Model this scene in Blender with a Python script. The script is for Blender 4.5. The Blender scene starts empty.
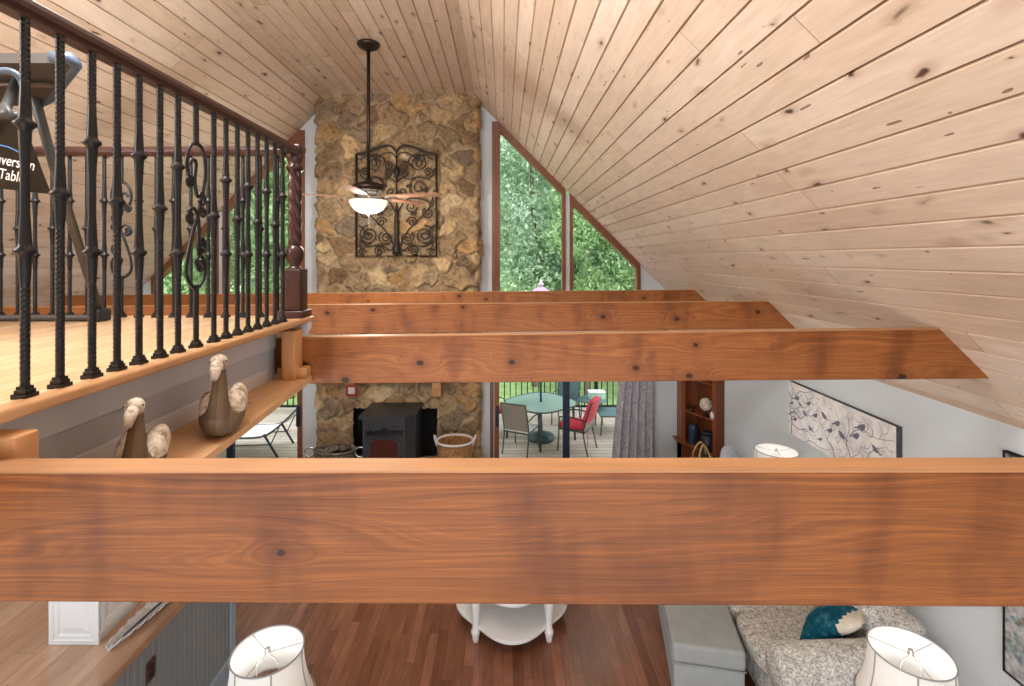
import bpy, math, random
import numpy as np
from mathutils import Vector, Matrix
random.seed(7)
PI = math.pi
SC = bpy.context.scene
COL = SC.collection
F = 500.0; VX = 503.0; VY = 258.0; ZE = 3.4

def W(px, py, d):                      # a point of the place at depth d
    return Vector(((px - VX) / F * d, d, ZE - (py - VY) / F * d))

# ------------------------------------------------------------------ materials
def srgb(r, g, b):
    f = lambda c: (c / 255 / 12.92) if c / 255 <= .04045 else ((c / 255 + .055) / 1.055) ** 2.4
    return (f(r), f(g), f(b), 1)

class N:
    def __init__(s, name, rough=.5, metal=0, spec=.5):
        s.m = bpy.data.materials.new(name); s.m.use_nodes = True
        s.t = s.m.node_tree; s.n = s.t.nodes; s.l = s.t.links
        s.b = s.n['Principled BSDF']; s.out = s.n['Material Output']
        s.b.inputs['Roughness'].default_value = rough
        s.b.inputs['Metallic'].default_value = metal
        s.b.inputs['Specular IOR Level'].default_value = spec
    def put(s, sock, v):
        if isinstance(v, bpy.types.NodeSocket): s.l.new(v, sock)
        elif v is not None: sock.default_value = v
    def math(s, op, a, b=None, c=None, clamp=False):
        n = s.n.new('ShaderNodeMath'); n.operation = op; n.use_clamp = clamp
        s.put(n.inputs[0], a); s.put(n.inputs[1], b)
        if c is not None: s.put(n.inputs[2], c)
        return n.outputs[0]
    def coord(s, kind='Object'):
        n = s.n.new('ShaderNodeTexCoord'); return n.outputs[kind]
    def sep(s, v):
        n = s.n.new('ShaderNodeSeparateXYZ'); s.put(n.inputs[0], v); return n.outputs
    def comb(s, x=0., y=0., z=0.):
        n = s.n.new('ShaderNodeCombineXYZ')
        for i, v in enumerate((x, y, z)): s.put(n.inputs[i], v)
        return n.outputs[0]
    def scale(s, v, sc, off=(0, 0, 0)):
        n = s.n.new('ShaderNodeMapping'); s.put(n.inputs['Vector'], v)
        n.inputs['Scale'].default_value = sc; n.inputs['Location'].default_value = off
        return n.outputs[0]
    def noise(s, v, scale=1., detail=3., rough=.5, dist=0., dim='3D'):
        n = s.n.new('ShaderNodeTexNoise'); n.noise_dimensions = dim
        if dim == '1D': s.put(n.inputs['W'], v)
        else: s.put(n.inputs['Vector'], v)
        n.inputs['Scale'].default_value = scale; n.inputs['Detail'].default_value = detail
        n.inputs['Roughness'].default_value = rough; n.inputs['Distortion'].default_value = dist
        return n.outputs['Fac']
    def white(s, v):
        n = s.n.new('ShaderNodeTexWhiteNoise'); n.noise_dimensions = '3D'; s.put(n.inputs['Vector'], v)
        return n.outputs
    def voro(s, v, scale=1., feature='F1', rnd=1.):
        n = s.n.new('ShaderNodeTexVoronoi'); n.feature = feature; s.put(n.inputs['Vector'], v)
        n.inputs['Scale'].default_value = scale; n.inputs['Randomness'].default_value = rnd
        return n.outputs
    def ramp(s, fac, stops):
        n = s.n.new('ShaderNodeValToRGB'); s.put(n.inputs[0], fac)
        e = n.color_ramp.elements
        while len(e) < len(stops): e.new(.5)
        for i, (p, c) in enumerate(stops):
            e[i].position = p; e[i].color = c if len(c) == 4 else tuple(c) + (1,)
        return n.outputs[0]
    def mix(s, fac, a, b, mode='MIX'):
        n = s.n.new('ShaderNodeMix'); n.data_type = 'RGBA'; n.blend_type = mode
        s.put(n.inputs[0], fac); s.put(n.inputs[6], a); s.put(n.inputs[7], b)
        return n.outputs[2]
    def smooth(s, v, a, b):
        n = s.n.new('ShaderNodeMapRange'); n.interpolation_type = 'SMOOTHSTEP'
        s.put(n.inputs[0], v); n.inputs[1].default_value = a; n.inputs[2].default_value = b
        return n.outputs[0]
    def bump(s, h, strength=.2, dist=.01):
        n = s.n.new('ShaderNodeBump'); n.inputs['Strength'].default_value = strength
        n.inputs['Distance'].default_value = dist; s.put(n.inputs['Height'], h)
        s.l.new(n.outputs[0], s.b.inputs['Normal'])
    def color(s, c): s.put(s.b.inputs['Base Color'], c); return s

def plain(name, rgb, rough=.5, metal=0, var=.12, scale=14, bump=.05, spec=.5):
    k = N(name, rough, metal, spec); c = srgb(*rgb)
    v = k.noise(k.coord(), scale, 4)
    d = tuple(x * (1 - var) for x in c[:3]) + (1,); e = tuple(min(1, x * (1 + var)) for x in c[:3]) + (1,)
    k.color(k.ramp(v, [(.3, d), (.7, e)]))
    if bump: k.bump(v, bump, .005)
    return k.m

def planks(name, w, L, cols, rough=.35, across=0, along=1, gap=.004, grain=1., knots=0., gapcol=None, spec=.5, bumpy=.1, lo_=.74, KS=.21):
    """boards running along one axis, butt joints staggered per row"""
    k = N(name, rough, 0, spec)
    xyz = k.sep(k.coord()); u = k.math('DIVIDE', xyz[across], w); v = xyz[along]
    bi = k.math('FLOOR', u)
    off = k.white(k.comb(bi, 3.3, 1.7))[0]
    vv = k.math('ADD', k.math('DIVIDE', v, L), k.math('MULTIPLY', off, 7.3))
    ji = k.math('FLOOR', vv)
    rnd = k.white(k.comb(bi, ji, 5.1))
    seed = k.math('MULTIPLY', rnd[0], 40.)
    gv = k.comb(k.math('MULTIPLY', xyz[across], 1.), k.math('MULTIPLY', v, .06), seed)
    g = k.noise(gv, 60 * grain, 5, .6, .4)
    g2 = k.noise(k.comb(xyz[across], k.math('MULTIPLY', v, .25), seed), 9 * grain, 3, .5, 1.2)
    base = k.ramp(rnd[0], [(i / max(1, len(cols) - 1), srgb(*c)) for i, c in enumerate(cols)])
    gg = k.math('ADD', k.math('MULTIPLY', g, .55), k.math('MULTIPLY', g2, .45))
    c = k.mix(1., base, k.ramp(gg, [(.3, (lo_, lo_ * .96, lo_ * .91)), (.68, (1.06, 1.06, 1.06))]), 'MULTIPLY')
    if knots:
        nz = k.noise(k.coord(), 6, 2)
        kv = k.comb(k.math('ADD', k.math('MULTIPLY', xyz[across], 8.5), k.math('MULTIPLY', nz, .6)),
                    k.math('ADD', k.math('MULTIPLY', v, 3.6), k.math('MULTIPLY', nz, .6)), seed)
        vo = k.voro(kv, 1.)
        rr = k.sep(vo['Color'])
        size = k.math('MULTIPLY', k.math('MAXIMUM', k.math('SUBTRACT', rr[0], 1 - knots), 0.), KS / knots)
        dist = vo['Distance']
        halo = k.math('SUBTRACT', 1., k.smooth(k.math('DIVIDE', dist, k.math('ADD', size, .001)), .6, 2.2))
        core = k.math('SUBTRACT', 1., k.smooth(k.math('DIVIDE', dist, k.math('ADD', size, .001)), .35, .9))
        c = k.mix(k.math('MULTIPLY', halo, .35), c, srgb(150, 105, 70))
        c = k.mix(k.math('MULTIPLY', core, .95), c, srgb(74, 48, 34))
        # thin dark pitch streaks
        sv = k.voro(k.comb(k.math('MULTIPLY', xyz[across], 13.), k.math('ADD', k.math('MULTIPLY', v, 3.4), k.math('MULTIPLY', nz, 1.2)), seed), 1.)
        sr = k.sep(sv['Color'])
        st = k.math('MULTIPLY', k.math('LESS_THAN', sv['Distance'], .085), k.math('GREATER_THAN', sr[1], .3))
        c = k.mix(k.math('MULTIPLY', st, .8), c, srgb(105, 70, 50))
    fu = k.math('FRACT', u); fv = k.math('FRACT', vv)
    eu = k.math('MULTIPLY', k.math('MINIMUM', fu, k.math('SUBTRACT', 1., fu)), w)
    ev = k.math('MULTIPLY', k.math('MINIMUM', fv, k.math('SUBTRACT', 1., fv)), L)
    e = k.math('MINIMUM', eu if gap else 1., ev)
    seam = k.math('LESS_THAN', e, max(gap, .0025) / 2)
    c = k.mix(k.math('MULTIPLY', seam, .75), c, srgb(*(gapcol or (70, 45, 30))))
    k.color(c)
    k.bump(k.math('SUBTRACT', gg, k.math('MULTIPLY', seam, 1.)), bumpy, .004)
    return k.m

def beam_mat(name, seed, knots, lo=(100, 55, 22), hi=(160, 97, 44), scale=1.):
    """stained pine, grain along local x, rings round the knots (x, z, size)"""
    k = N(name, .45, 0, .3)
    xyz = k.sep(k.coord()); x, z = xyz[0], xyz[2]
    y = xyz[1]
    w1 = k.noise(k.comb(k.math('MULTIPLY', x, .55), k.math('MULTIPLY', z, 3.6), k.math('ADD', k.math('MULTIPLY', y, 3.), seed)), 1.3, 2, .45)
    p = k.math('ADD', k.math('MULTIPLY', k.math('ADD', z, k.math('MULTIPLY', y, .8)), 34.), k.math('MULTIPLY', w1, 12.))
    core = None; dark = None
    for (kx, kz, sz) in knots:
        dx = k.math('DIVIDE', k.math('SUBTRACT', x, kx), 2.6)
        dz = k.math('SUBTRACT', z, kz)
        r = k.math('SQRT', k.math('ADD', k.math('MULTIPLY', dx, dx), k.math('MULTIPLY', dz, dz)))
        p = k.math('ADD', p, k.math('MULTIPLY', k.math('POWER', 2.718, k.math('MULTIPLY', r, -1.1 / sz)), 16.))
        dx2 = k.math('DIVIDE', k.math('SUBTRACT', x, kx), 1.35)
        wob = k.math('MULTIPLY', k.math('SUBTRACT', k.noise(k.coord(), 60, 2), .5), sz * .8)
        r2 = k.math('ADD', k.math('SQRT', k.math('ADD', k.math('MULTIPLY', dx2, dx2), k.math('MULTIPLY', dz, dz))), wob)
        a = k.math('SUBTRACT', 1., k.smooth(r2, sz * .55, sz * 1.0))
        b = k.math('SUBTRACT', 1., k.smooth(r2, sz * .6, sz * 3.2))
        core = a if core is None else k.math('MAXIMUM', core, a)
        dark = b if dark is None else k.math('MAXIMUM', dark, b)
    ring = k.noise(p, 1.5, 4, .75, dim='1D')
    fine = k.noise(k.comb(k.math('MULTIPLY', x, 2.2 * scale), k.math('MULTIPLY', z, 120. * scale), k.math('ADD', k.math('MULTIPLY', y, 60.), seed)), 1.6, 4, .6)
    blotch = k.noise(k.comb(k.math('MULTIPLY', x, 3.), k.math('MULTIPLY', z, 1.3), seed * 1.7), 1.4, 3, .55)
    v = k.math('ADD', k.math('MULTIPLY', ring, .5), k.math('MULTIPLY', fine, .5))
    c = k.ramp(v, [(.29, srgb(*lo)), (.5, srgb(*[(a + b) / 2 for a, b in zip(lo, hi)])), (.7, srgb(*hi))])
    c = k.mix(1., c, k.ramp(blotch, [(.34, (.66, .6, .56)), (.5, (1, 1, 1)), (.72, (1.06, 1.06, 1.04))]), 'MULTIPLY')
    if core is not None:
        c = k.mix(k.math('MULTIPLY', dark, .4), c, srgb(92, 44, 18))
        c = k.mix(k.math('MULTIPLY', core, .9), c, srgb(42, 24, 16))
    k.color(c); k.bump(v, .12, .004)
    return k.m

def speckle(name, cols, scale=140, rough=.9):
    k = N(name, rough, 0, .1)
    a = k.noise(k.coord(), scale, 3, .7); b = k.noise(k.coord(), scale * .35, 2)
    v = k.math('ADD', k.math('MULTIPLY', a, .75), k.math('MULTIPLY', b, .25))
    n = len(cols)
    k.color(k.ramp(v, [(.36 + .28 * i / (n - 1), srgb(*c)) for i, c in enumerate(cols)]))
    k.bump(v, .4, .006)
    return k.m

def glass_mat(name, tint=(1, 1, 1), refl=.0):
    m = bpy.data.materials.new(name); m.use_nodes = True
    t = m.node_tree; t.nodes.clear()
    o = t.nodes.new('ShaderNodeOutputMaterial'); a = t.nodes.new('ShaderNodeBsdfTransparent')
    g = t.nodes.new('ShaderNodeBsdfGlossy'); x = t.nodes.new('ShaderNodeMixShader')
    f = t.nodes.new('ShaderNodeLayerWeight'); f.inputs[0].default_value = .12
    ma = t.nodes.new('ShaderNodeMath'); ma.operation = 'MULTIPLY_ADD'; ma.inputs[1].default_value = .35; ma.inputs[2].default_value = refl
    a.inputs[0].default_value = (*tint, 1); g.inputs['Roughness'].default_value = .03
    t.links.new(f.outputs['Fresnel'], ma.inputs[0]); t.links.new(ma.outputs[0], x.inputs[0])
    t.links.new(a.outputs[0], x.inputs[1]); t.links.new(g.outputs[0], x.inputs[2]); t.links.new(x.outputs[0], o.inputs[0])
    return m

def glow(name, rgb, strength, base=(245, 240, 230)):
    k = N(name, .4); k.color(srgb(*base))
    k.b.inputs['Emission Color'].default_value = srgb(*rgb); k.b.inputs['Emission Strength'].default_value = strength
    return k.m

def leafy(name, lo, hi):
    k = N(name, .55, 0, .3)
    oi = k.n.new('ShaderNodeAttribute'); oi.attribute_name = 'tone'
    k.color(k.ramp(oi.outputs['Fac'], [(0, srgb(*lo)), (1, srgb(*hi))]))
    k.b.inputs['Transmission Weight'].default_value = 0
    tr = k.n.new('ShaderNodeBsdfTranslucent'); mx = k.n.new('ShaderNodeMixShader'); mx.inputs[0].default_value = .4
    k.l.new(k.b.inputs['Base Color'].links[0].from_socket, tr.inputs[0])
    k.l.new(k.b.outputs[0], mx.inputs[1]); k.l.new(tr.outputs[0], mx.inputs[2]); k.l.new(mx.outputs[0], k.out.inputs[0])
    return k.m

M = {}
M['pine'] = planks('pine_boards', .165, 2.9, [(223, 200, 178), (230, 210, 189), (234, 216, 197), (216, 192, 168), (232, 212, 192)], .5, 0, 1, .005, 1., .78, (112, 76, 54), lo_=.84)
M['floor'] = planks('dark_oak_strips', .083, 1.1, [(130, 86, 64), (148, 100, 76), (118, 76, 56), (158, 110, 86), (136, 92, 70)], .24, 0, 1, .0025, 1., 0, (52, 28, 18), .5, .05, .58)
M['loft'] = planks('honey_oak_strips', .083, 1.3, [(222, 186, 146), (232, 198, 160), (214, 176, 134), (228, 192, 150)], .22, 0, 1, .002, 1., 0, (120, 75, 40), .5, .04)
M['nose'] = planks('honey_oak_edge', .5, 9, [(210, 166, 122), (204, 160, 116)], .35, 0, 1, 0, .8)
M['wall'] = plain('grey_wall_paint', (206, 213, 217), .85, var=.02, scale=3, bump=.01, spec=.2)
M['panel'] = plain('grey_fascia_paint', (182, 190, 202), .6, var=.02, scale=3, bump=.01, spec=.3)
M['panel_lt'] = plain('pale_grey_trim_paint', (204, 211, 222), .5, var=.02, scale=3, bump=.01, spec=.3)
M['rail'] = plain('dark_cherry_stain', (52, 22, 19), .3, var=.3, scale=30, bump=.03)
M['iron'] = plain('black_iron', (15, 18, 23), .42, .2, var=.2, scale=40, bump=.05)
M['artiron'] = plain('aged_dark_iron', (52, 46, 42), .5, .5, var=.3, scale=30, bump=.05)
M['trimwood'] = planks('stained_trim', 1.3, 5, [(130, 82, 54), (126, 78, 50)], .45, 0, 2, 0, 1.2)
M['glass'] = glass_mat('window_glass')
M['white'] = plain('white_enamel', (220, 220, 219), .4, var=.02, scale=5, bump=.02)
M['shade'] = None
k = N('white_shade_fabric', .8, 0, .2); k.color(srgb(240, 239, 236))
tr = k.n.new('ShaderNodeBsdfTranslucent'); tr.inputs[0].default_value = srgb(244, 242, 238); mx = k.n.new('ShaderNodeMixShader'); mx.inputs[0].default_value = .3
k.l.new(k.b.outputs[0], mx.inputs[1]); k.l.new(tr.outputs[0], mx.inputs[2]); k.l.new(mx.outputs[0], k.out.inputs[0]); M['shade'] = k.m
M['piping'] = plain('grey_binding', (150, 150, 150), .7, var=.05)
M['chrome'] = plain('brushed_nickel', (190, 188, 182), .25, .9, var=.05)
M['black'] = plain('matte_black', (22, 22, 24), .6, var=.1)
M['stove'] = plain('charcoal_steel', (58, 60, 64), .42, .3, var=.08, scale=20, bump=.02)
M['stoveblk'] = plain('stove_black', (16, 17, 20), .35, .2)
M['tweed'] = speckle('grey_tweed', [(120, 118, 114), (182, 180, 174), (226, 223, 216)], 70)
M['sage'] = plain('sage_velvet', (152, 158, 158), .75, var=.06, scale=10, bump=.04)
M['teal'] = speckle('teal_print', [(8, 70, 92), (14, 84, 106), (70, 120, 138)], 14)
M['cream'] = plain('cream_cloth', (214, 206, 190), .9)
M['blue_sofa'] = speckle('pale_blue_weave', [(168, 182, 198), (190, 202, 214), (212, 220, 228)], 60)
M['wicker'] = speckle('wicker', [(110, 78, 46), (160, 120, 78), (196, 160, 112)], 60)
M['darkwicker'] = speckle('dark_wicker', [(58, 52, 48), (98, 90, 82), (150, 140, 128)], 60)
M['rope'] = plain('white_rope', (214, 214, 216), .9, var=.1, scale=60)
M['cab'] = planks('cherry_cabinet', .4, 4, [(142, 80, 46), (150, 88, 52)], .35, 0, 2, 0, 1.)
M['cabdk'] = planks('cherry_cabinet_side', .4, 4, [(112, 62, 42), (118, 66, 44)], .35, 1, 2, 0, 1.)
M['navy'] = plain('navy_glaze', (36, 58, 86), .25, var=.1)
M['navydk'] = plain('dark_navy_glaze', (24, 36, 50), .35, var=.1)
M['doorblk'] = plain('dark_blue_metal', (30, 44, 66), .4, .3, var=.05)
M['deck'] = planks('weathered_deck', .14, 3.5, [(176, 166, 152), (188, 180, 168), (164, 154, 140)], .8, 1, 0, .012, .6, 0, (90, 82, 72), .2)
M['frame_gr'] = plain('bronze_tube', (74, 76, 76), .5, .3)
M['sling'] = speckle('taupe_sling', [(128, 120, 108), (148, 140, 126), (164, 156, 142)], 150)
M['slinglt'] = speckle('pale_sling', [(204, 212, 212), (222, 228, 226), (234, 238, 236)], 120)
M['red'] = plain('coral_red_cushion', (206, 58, 78), .8, var=.1, scale=20)
k = N('frosted_table_glass', .12, 0, .6); k.color(srgb(176, 206, 202)); tr = k.n.new('ShaderNodeBsdfTransparent'); mx = k.n.new('ShaderNodeMixShader'); mx.inputs[0].default_value = .28
tr.inputs[0].default_value = (.8, .95, .92, 1)
k.l.new(k.b.outputs[0], mx.inputs[1]); k.l.new(tr.outputs[0], mx.inputs[2]); k.l.new(mx.outputs[0], k.out.inputs[0]); M['tglass'] = k.m
M['tealbase'] = plain('dark_teal_plastic', (42, 70, 72), .5)
M['tealcloth'] = plain('dull_teal_mesh', (78, 108, 110), .7)
M['pink'] = plain('faded_pink_canvas', (206, 160, 190), .9)
M['greenbox'] = plain('pale_green_plastic', (176, 208, 188), .5)
M['lawn'] = plain('lawn_green', (150, 178, 112), .95, var=.25, scale=3, bump=.2)
M['bark'] = plain('grey_bark', (110, 96, 82), .9, var=.3, scale=12, bump=.3)
M['leaf0'] = leafy('pale_leaves', (116, 152, 112), (216, 234, 206))
M['leaf1'] = leafy('mid_leaves', (84, 124, 96), (178, 210, 180))
M['leaf2'] = leafy('fresh_leaves', (100, 138, 86), (188, 212, 156))
M['post'] = planks('raw_pine', .5, 6, [(214, 164, 116), (206, 154, 106)], .5, 0, 2, 0, .6)
M['littop'] = planks('lit_top_edge', .5, 9, [(182, 136, 94), (174, 128, 86)], .5, 1, 0, 0, .8)  # beam tops: reflected light painted in as a paler wood colour
M['plank'] = planks('rough_plank', .5, 9, [(224, 184, 140), (216, 174, 130)], .5, 0, 1, 0, .45, .2, (120, 80, 50))
M['duckw'] = planks('driftwood_brown', .5, 6, [(138, 118, 94), (104, 82, 60)], .8, 0, 2, 0, .9, lo_=.42)
M['duckp'] = speckle('worn_white_paint', [(120, 96, 72), (214, 204, 188), (232, 226, 214)], 26)
M['counter'] = planks('butcher_block', .14, 1.8, [(196, 158, 128), (208, 170, 140), (184, 144, 114), (214, 178, 148)], .28, 0, 1, .0015, .6, .12, (110, 72, 48), lo_=.6)
M['counteredge'] = planks('counter_edge', .5, 5, [(176, 140, 112), (168, 130, 102)], .35, 2, 1, 0, 1.)
M['beadgrey'] = plain('slate_grey_paint', (128, 135, 138), .55, var=.03, scale=4, bump=.01)
M['base'] = plain('pale_blue_grey_trim', (150, 168, 186), .5, var=.03)
M['brownplate'] = plain('brown_plate', (70, 48, 42), .4)
M['curtain'] = speckle('grey_curtain_weave', [(150, 150, 156), (182, 182, 188), (210, 210, 214)], 30)
M['pad'] = plain('dark_grey_vinyl', (58, 54, 52), .55, var=.08)
M['strap'] = plain('brown_webbing', (96, 80, 68), .8)
M['padblue'] = plain('slate_blue_trim', (70, 86, 104), .5, var=.05)
M['canvasblk'] = plain('black_nylon', (26, 28, 32), .6)
M['txt'] = plain('white_print', (214, 218, 222), .7, var=.02)
M['blue'] = plain('blue_print', (60, 120, 190), .6, var=.05)
M['bronze'] = plain('dark_bronze', (58, 48, 42), .32, .7)
M['fanblade'] = planks('walnut_blade', .3, 3, [(172, 128, 104), (164, 118, 94)], .4, 1, 0, 0, 1.2)
M['bowl'] = glow('lit_frosted_glass', (255, 246, 232), .45)
M['redframe'] = plain('red_frame', (132, 40, 34), .5)
M['paper'] = plain('grey_print', (196, 192, 190), .8, var=.25, scale=60)
M['fire'] = plain('dark_red_glass', (74, 36, 32), .15)
M['inner'] = plain('soot_black', (14, 15, 17), .9)
M['orb'] = speckle('woven_shell', [(120, 104, 86), (214, 204, 188), (240, 234, 222)], 34)
M['tan'] = plain('tan_strap', (196, 164, 108), .8)
M['leafdk'] = plain('deep_green', (36, 62, 44), .7)
M['canvasdk'] = plain('dark_wrap', (66, 66, 70), .8, var=.4, scale=30)
M['branch'] = plain('grey_ink', (128, 128, 136), .8, var=.2, scale=20)
M['bird'] = plain('slate_ink', (112, 112, 126), .8, var=.3, scale=40)
k = N('canvas_print', .8, 0, .2); v1 = k.noise(k.coord(), 2.2, 3); v2 = k.noise(k.coord(), 12, 4)
k.color(k.mix(.35, k.ramp(v1, [(.3, srgb(205, 204, 206)), (.5, srgb(236, 230, 226)), (.7, srgb(226, 224, 230))]), k.ramp(v2, [(.3, srgb(170, 170, 176)), (.6, srgb(240, 238, 236))]))); M['canvas'] = k.m
k = N('canvas_print_dark', .8, 0, .2); v1 = k.noise(k.coord(), 3.2, 4, .6, 1.); v2 = k.noise(k.coord(), 30, 4)
k.color(k.mix(.45, k.ramp(v1, [(.36, srgb(40, 50, 92)), (.42, srgb(150, 150, 152)), (.56, srgb(190, 188, 186)), (.62, srgb(60, 120, 128)), (.7, srgb(150, 130, 104))]), k.ramp(v2, [(.35, srgb(90, 90, 92)), (.65, srgb(214, 212, 210))]))); M['canvas2'] = k.m
k = N('stone_relief', .85, 0, .2)
at = k.n.new('ShaderNodeAttribute'); at.attribute_name = 'stone'
v1 = k.noise(k.coord(), 9, 6, .65, .6); v2 = k.noise(k.coord(), 45, 4, .6)
c = k.mix(1., at.outputs['Color'], k.ramp(v1, [(.3, (.42, .37, .31)), (.48, (1, .97, .92)), (.68, (1.35, 1.3, 1.2))]), 'MULTIPLY')
c = k.mix(.5, c, k.mix(1., c, k.ramp(v2, [(.35, (.6, .57, .52)), (.65, (1.25, 1.2, 1.12))]), 'MULTIPLY'))
k.color(c); k.bump(k.math('ADD', v1, k.math('MULTIPLY', v2, .6)), .9, .03); M['stone'] = k.m

# ------------------------------------------------------------------ mesh builder
class MB:
    def __init__(s): s.v = []; s.f = []; s.sm = []
    def add(s, vs, fs, smooth=False, mat=None):
        b = len(s.v)
        s.v += [tuple((mat @ Vector(p)) if mat else p) for p in vs]
        s.f += [tuple(b + i for i in f) for f in fs]; s.sm += [smooth] * len(fs)
        return s
    def box(s, a, b, mat=None, bev=0.):
        (x0, y0, z0), (x1, y1, z1) = a, b
        x0, x1 = min(x0, x1), max(x0, x1); y0, y1 = min(y0, y1), max(y0, y1); z0, z1 = min(z0, z1), max(z0, z1)
        if bev <= 0:
            vs = [(x, y, z) for z in (z0, z1) for y in (y0, y1) for x in (x0, x1)]
            return s.add(vs, [(0, 2, 3, 1), (4, 5, 7, 6), (0, 1, 5, 4), (2, 6, 7, 3), (0, 4, 6, 2), (1, 3, 7, 5)], False, mat)
        return s.rbox(a, b, bev, 2, mat)
    def rbox(s, a, b, r, seg=3, mat=None, puff=0.):
        """rounded box"""
        lo = [min(p, q) for p, q in zip(a, b)]; hi = [max(p, q) for p, q in zip(a, b)]
        r = min(r, min(h - l for l, h in zip(lo, hi)) / 2 * .999)
        n = 2 * seg + 2
        c = [(l + h) / 2 for l, h in zip(lo, hi)]; hs = [(h - l) / 2 for l, h in zip(lo, hi)]
        def pts(face):
            ax, sg = face; o = [i for i in range(3) if i != ax]
            out = []
            ang = [-1 + i / seg for i in range(seg + 1)]
            lin = [(-1, t) for t in ang if t <= 0] + [(1, t) for t in [i / seg for i in range(seg + 1)]]
            for (e1, t1) in lin:
                for (e2, t2) in lin:
                    d = [0, 0, 0]; d[ax] = sg; d[o[0]] = math.tan(t1 * PI / 4); d[o[1]] = math.tan(t2 * PI / 4)
                    dv = Vector(d).normalized()
                    p = [0, 0, 0]; p[ax] = sg * (hs[ax] - r); p[o[0]] = e1 * (hs[o[0]] - r); p[o[1]] = e2 * (hs[o[1]] - r)
                    q = [c[i] + p[i] + dv[i] * r for i in range(3)]
                    out.append(q)
            return out, len(lin)
        for ax in range(3):
            for sg in (-1, 1):
                vs, m = pts((ax, sg)); fs = []
                for i in range(m - 1):
                    for j in range(m - 1):
                        q = (i * m + j, i * m + j + 1, (i + 1) * m + j + 1, (i + 1) * m + j)
                        flip = (sg > 0) == (ax == 1)
                        fs.append(q[::-1] if not flip else q)
                fs = [f[::-1] for f in fs]
                s.add(vs, fs, True, mat)
        return s
    def cushion(s, a, b, puff=.04, n=10, r=.05, mat=None):
        """pillow-like block: domed on every face"""
        c = [(p + q) / 2 for p, q in zip(a, b)]; h = [abs(q - p) / 2 for p, q in zip(a, b)]
        for ax in range(3):
            o = [i for i in range(3) if i != ax]
            for sg in (-1, 1):
                vs = []; fs = []
                for i in range(n + 1):
                    for j in range(n + 1):
                        t1 = 2 * i / n - 1; t2 = 2 * j / n - 1
                        p = [0, 0, 0]; p[ax] = sg; p[o[0]] = math.sin(t1 * PI / 2) ; p[o[1]] = math.sin(t2 * PI / 2)
                        q = Vector(p)
                        ln = (abs(q[0]) ** 7 + abs(q[1]) ** 7 + abs(q[2]) ** 7) ** (1 / 7)
                        q = q / ln
                        w = (1 - (p[o[0]]) ** 2) * (1 - (p[o[1]]) ** 2)
                        g = [q[k] * h[k] for k in range(3)]; g[ax] += sg * puff * w
                        vs.append([c[k] + g[k] for k in range(3)])
                for i in range(n):
                    for j in range(n):
                        f = (i * (n + 1) + j, i * (n + 1) + j + 1, (i + 1) * (n + 1) + j + 1, (i + 1) * (n + 1) + j)
                        fs.append(f if ((sg > 0) != (ax == 1)) else f[::-1])
                fs = [f[::-1] for f in fs]
                s.add(vs, fs, True, mat)
        return s
    def tube(s, pts, r, n=8, smooth=True, caps=True, closed=False):
        pts = [Vector(p) for p in pts]; m = len(pts)
        rs = r if isinstance(r, (list, tuple)) else [r] * m
        vs = []; fs = []; up = None
        for i, p in enumerate(pts):
            if closed: t = pts[(i + 1) % m] - pts[i - 1]
            else: t = pts[min(i + 1, m - 1)] - pts[max(i - 1, 0)]
            if t.length < 1e-9: t = Vector((0, 0, 1))
            t.normalize()
            if up is None:
                up = Vector((0, 0, 1)) if abs(t.z) < .9 else Vector((1, 0, 0))
            a = up - t * up.dot(t)
            if a.length < 1e-6: a = t.orthogonal()
            a.normalize(); up = a; b = t.cross(a)
            for j in range(n):
                q = 2 * PI * (j + .5) / n
                vs.append(p + (a * math.cos(q) + b * math.sin(q)) * rs[i])
        R = m if closed else m - 1
        for i in range(R):
            for j in range(n):
                i2 = (i + 1) % m
                fs.append((i * n + j, i * n + (j + 1) % n, i2 * n + (j + 1) % n, i2 * n + j))
        if caps and not closed:
            fs.append(tuple(range(n))[::-1]); fs.append(tuple((m - 1) * n + j for j in range(n)))
        return s.add(vs, fs, smooth and n > 4)
    def lathe(s, prof, n=24, c=(0, 0, 0), smooth=True, mat=None, arc=None, sx=1., sy=1.):
        vs = []; fs = []
        for (r, z) in prof:
            for j in range(n):
                q = 2 * PI * (j + .5) / n
                vs.append((c[0] + r * math.cos(q) * sx, c[1] + r * math.sin(q) * sy, c[2] + z))
        for i in range(len(prof) - 1):
            for j in range(n):
                fs.append((i * n + j, i * n + (j + 1) % n, (i + 1) * n + (j + 1) % n, (i + 1) * n + j))
        if prof[0][0] > 1e-5 and prof[0] != prof[-1]: pass
        return s.add(vs, fs, smooth, mat)
    def prism(s, poly, t0, t1, axis=1, mat=None):
        """polygon in the two other axes, extruded along axis"""
        n = len(poly); o = [i for i in range(3) if i != axis]; vs = []
        for t in (t0, t1):
            for (a, b) in poly:
                p = [0, 0, 0]; p[axis] = t; p[o[0]] = a; p[o[1]] = b; vs.append(tuple(p))
        fs = [tuple(range(n)), tuple(range(2 * n - 1, n - 1, -1))] + [(i, n + i, n + (i + 1) % n, (i + 1) % n) for i in range(n)]
        return s.add(vs, fs, False, mat)
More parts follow.
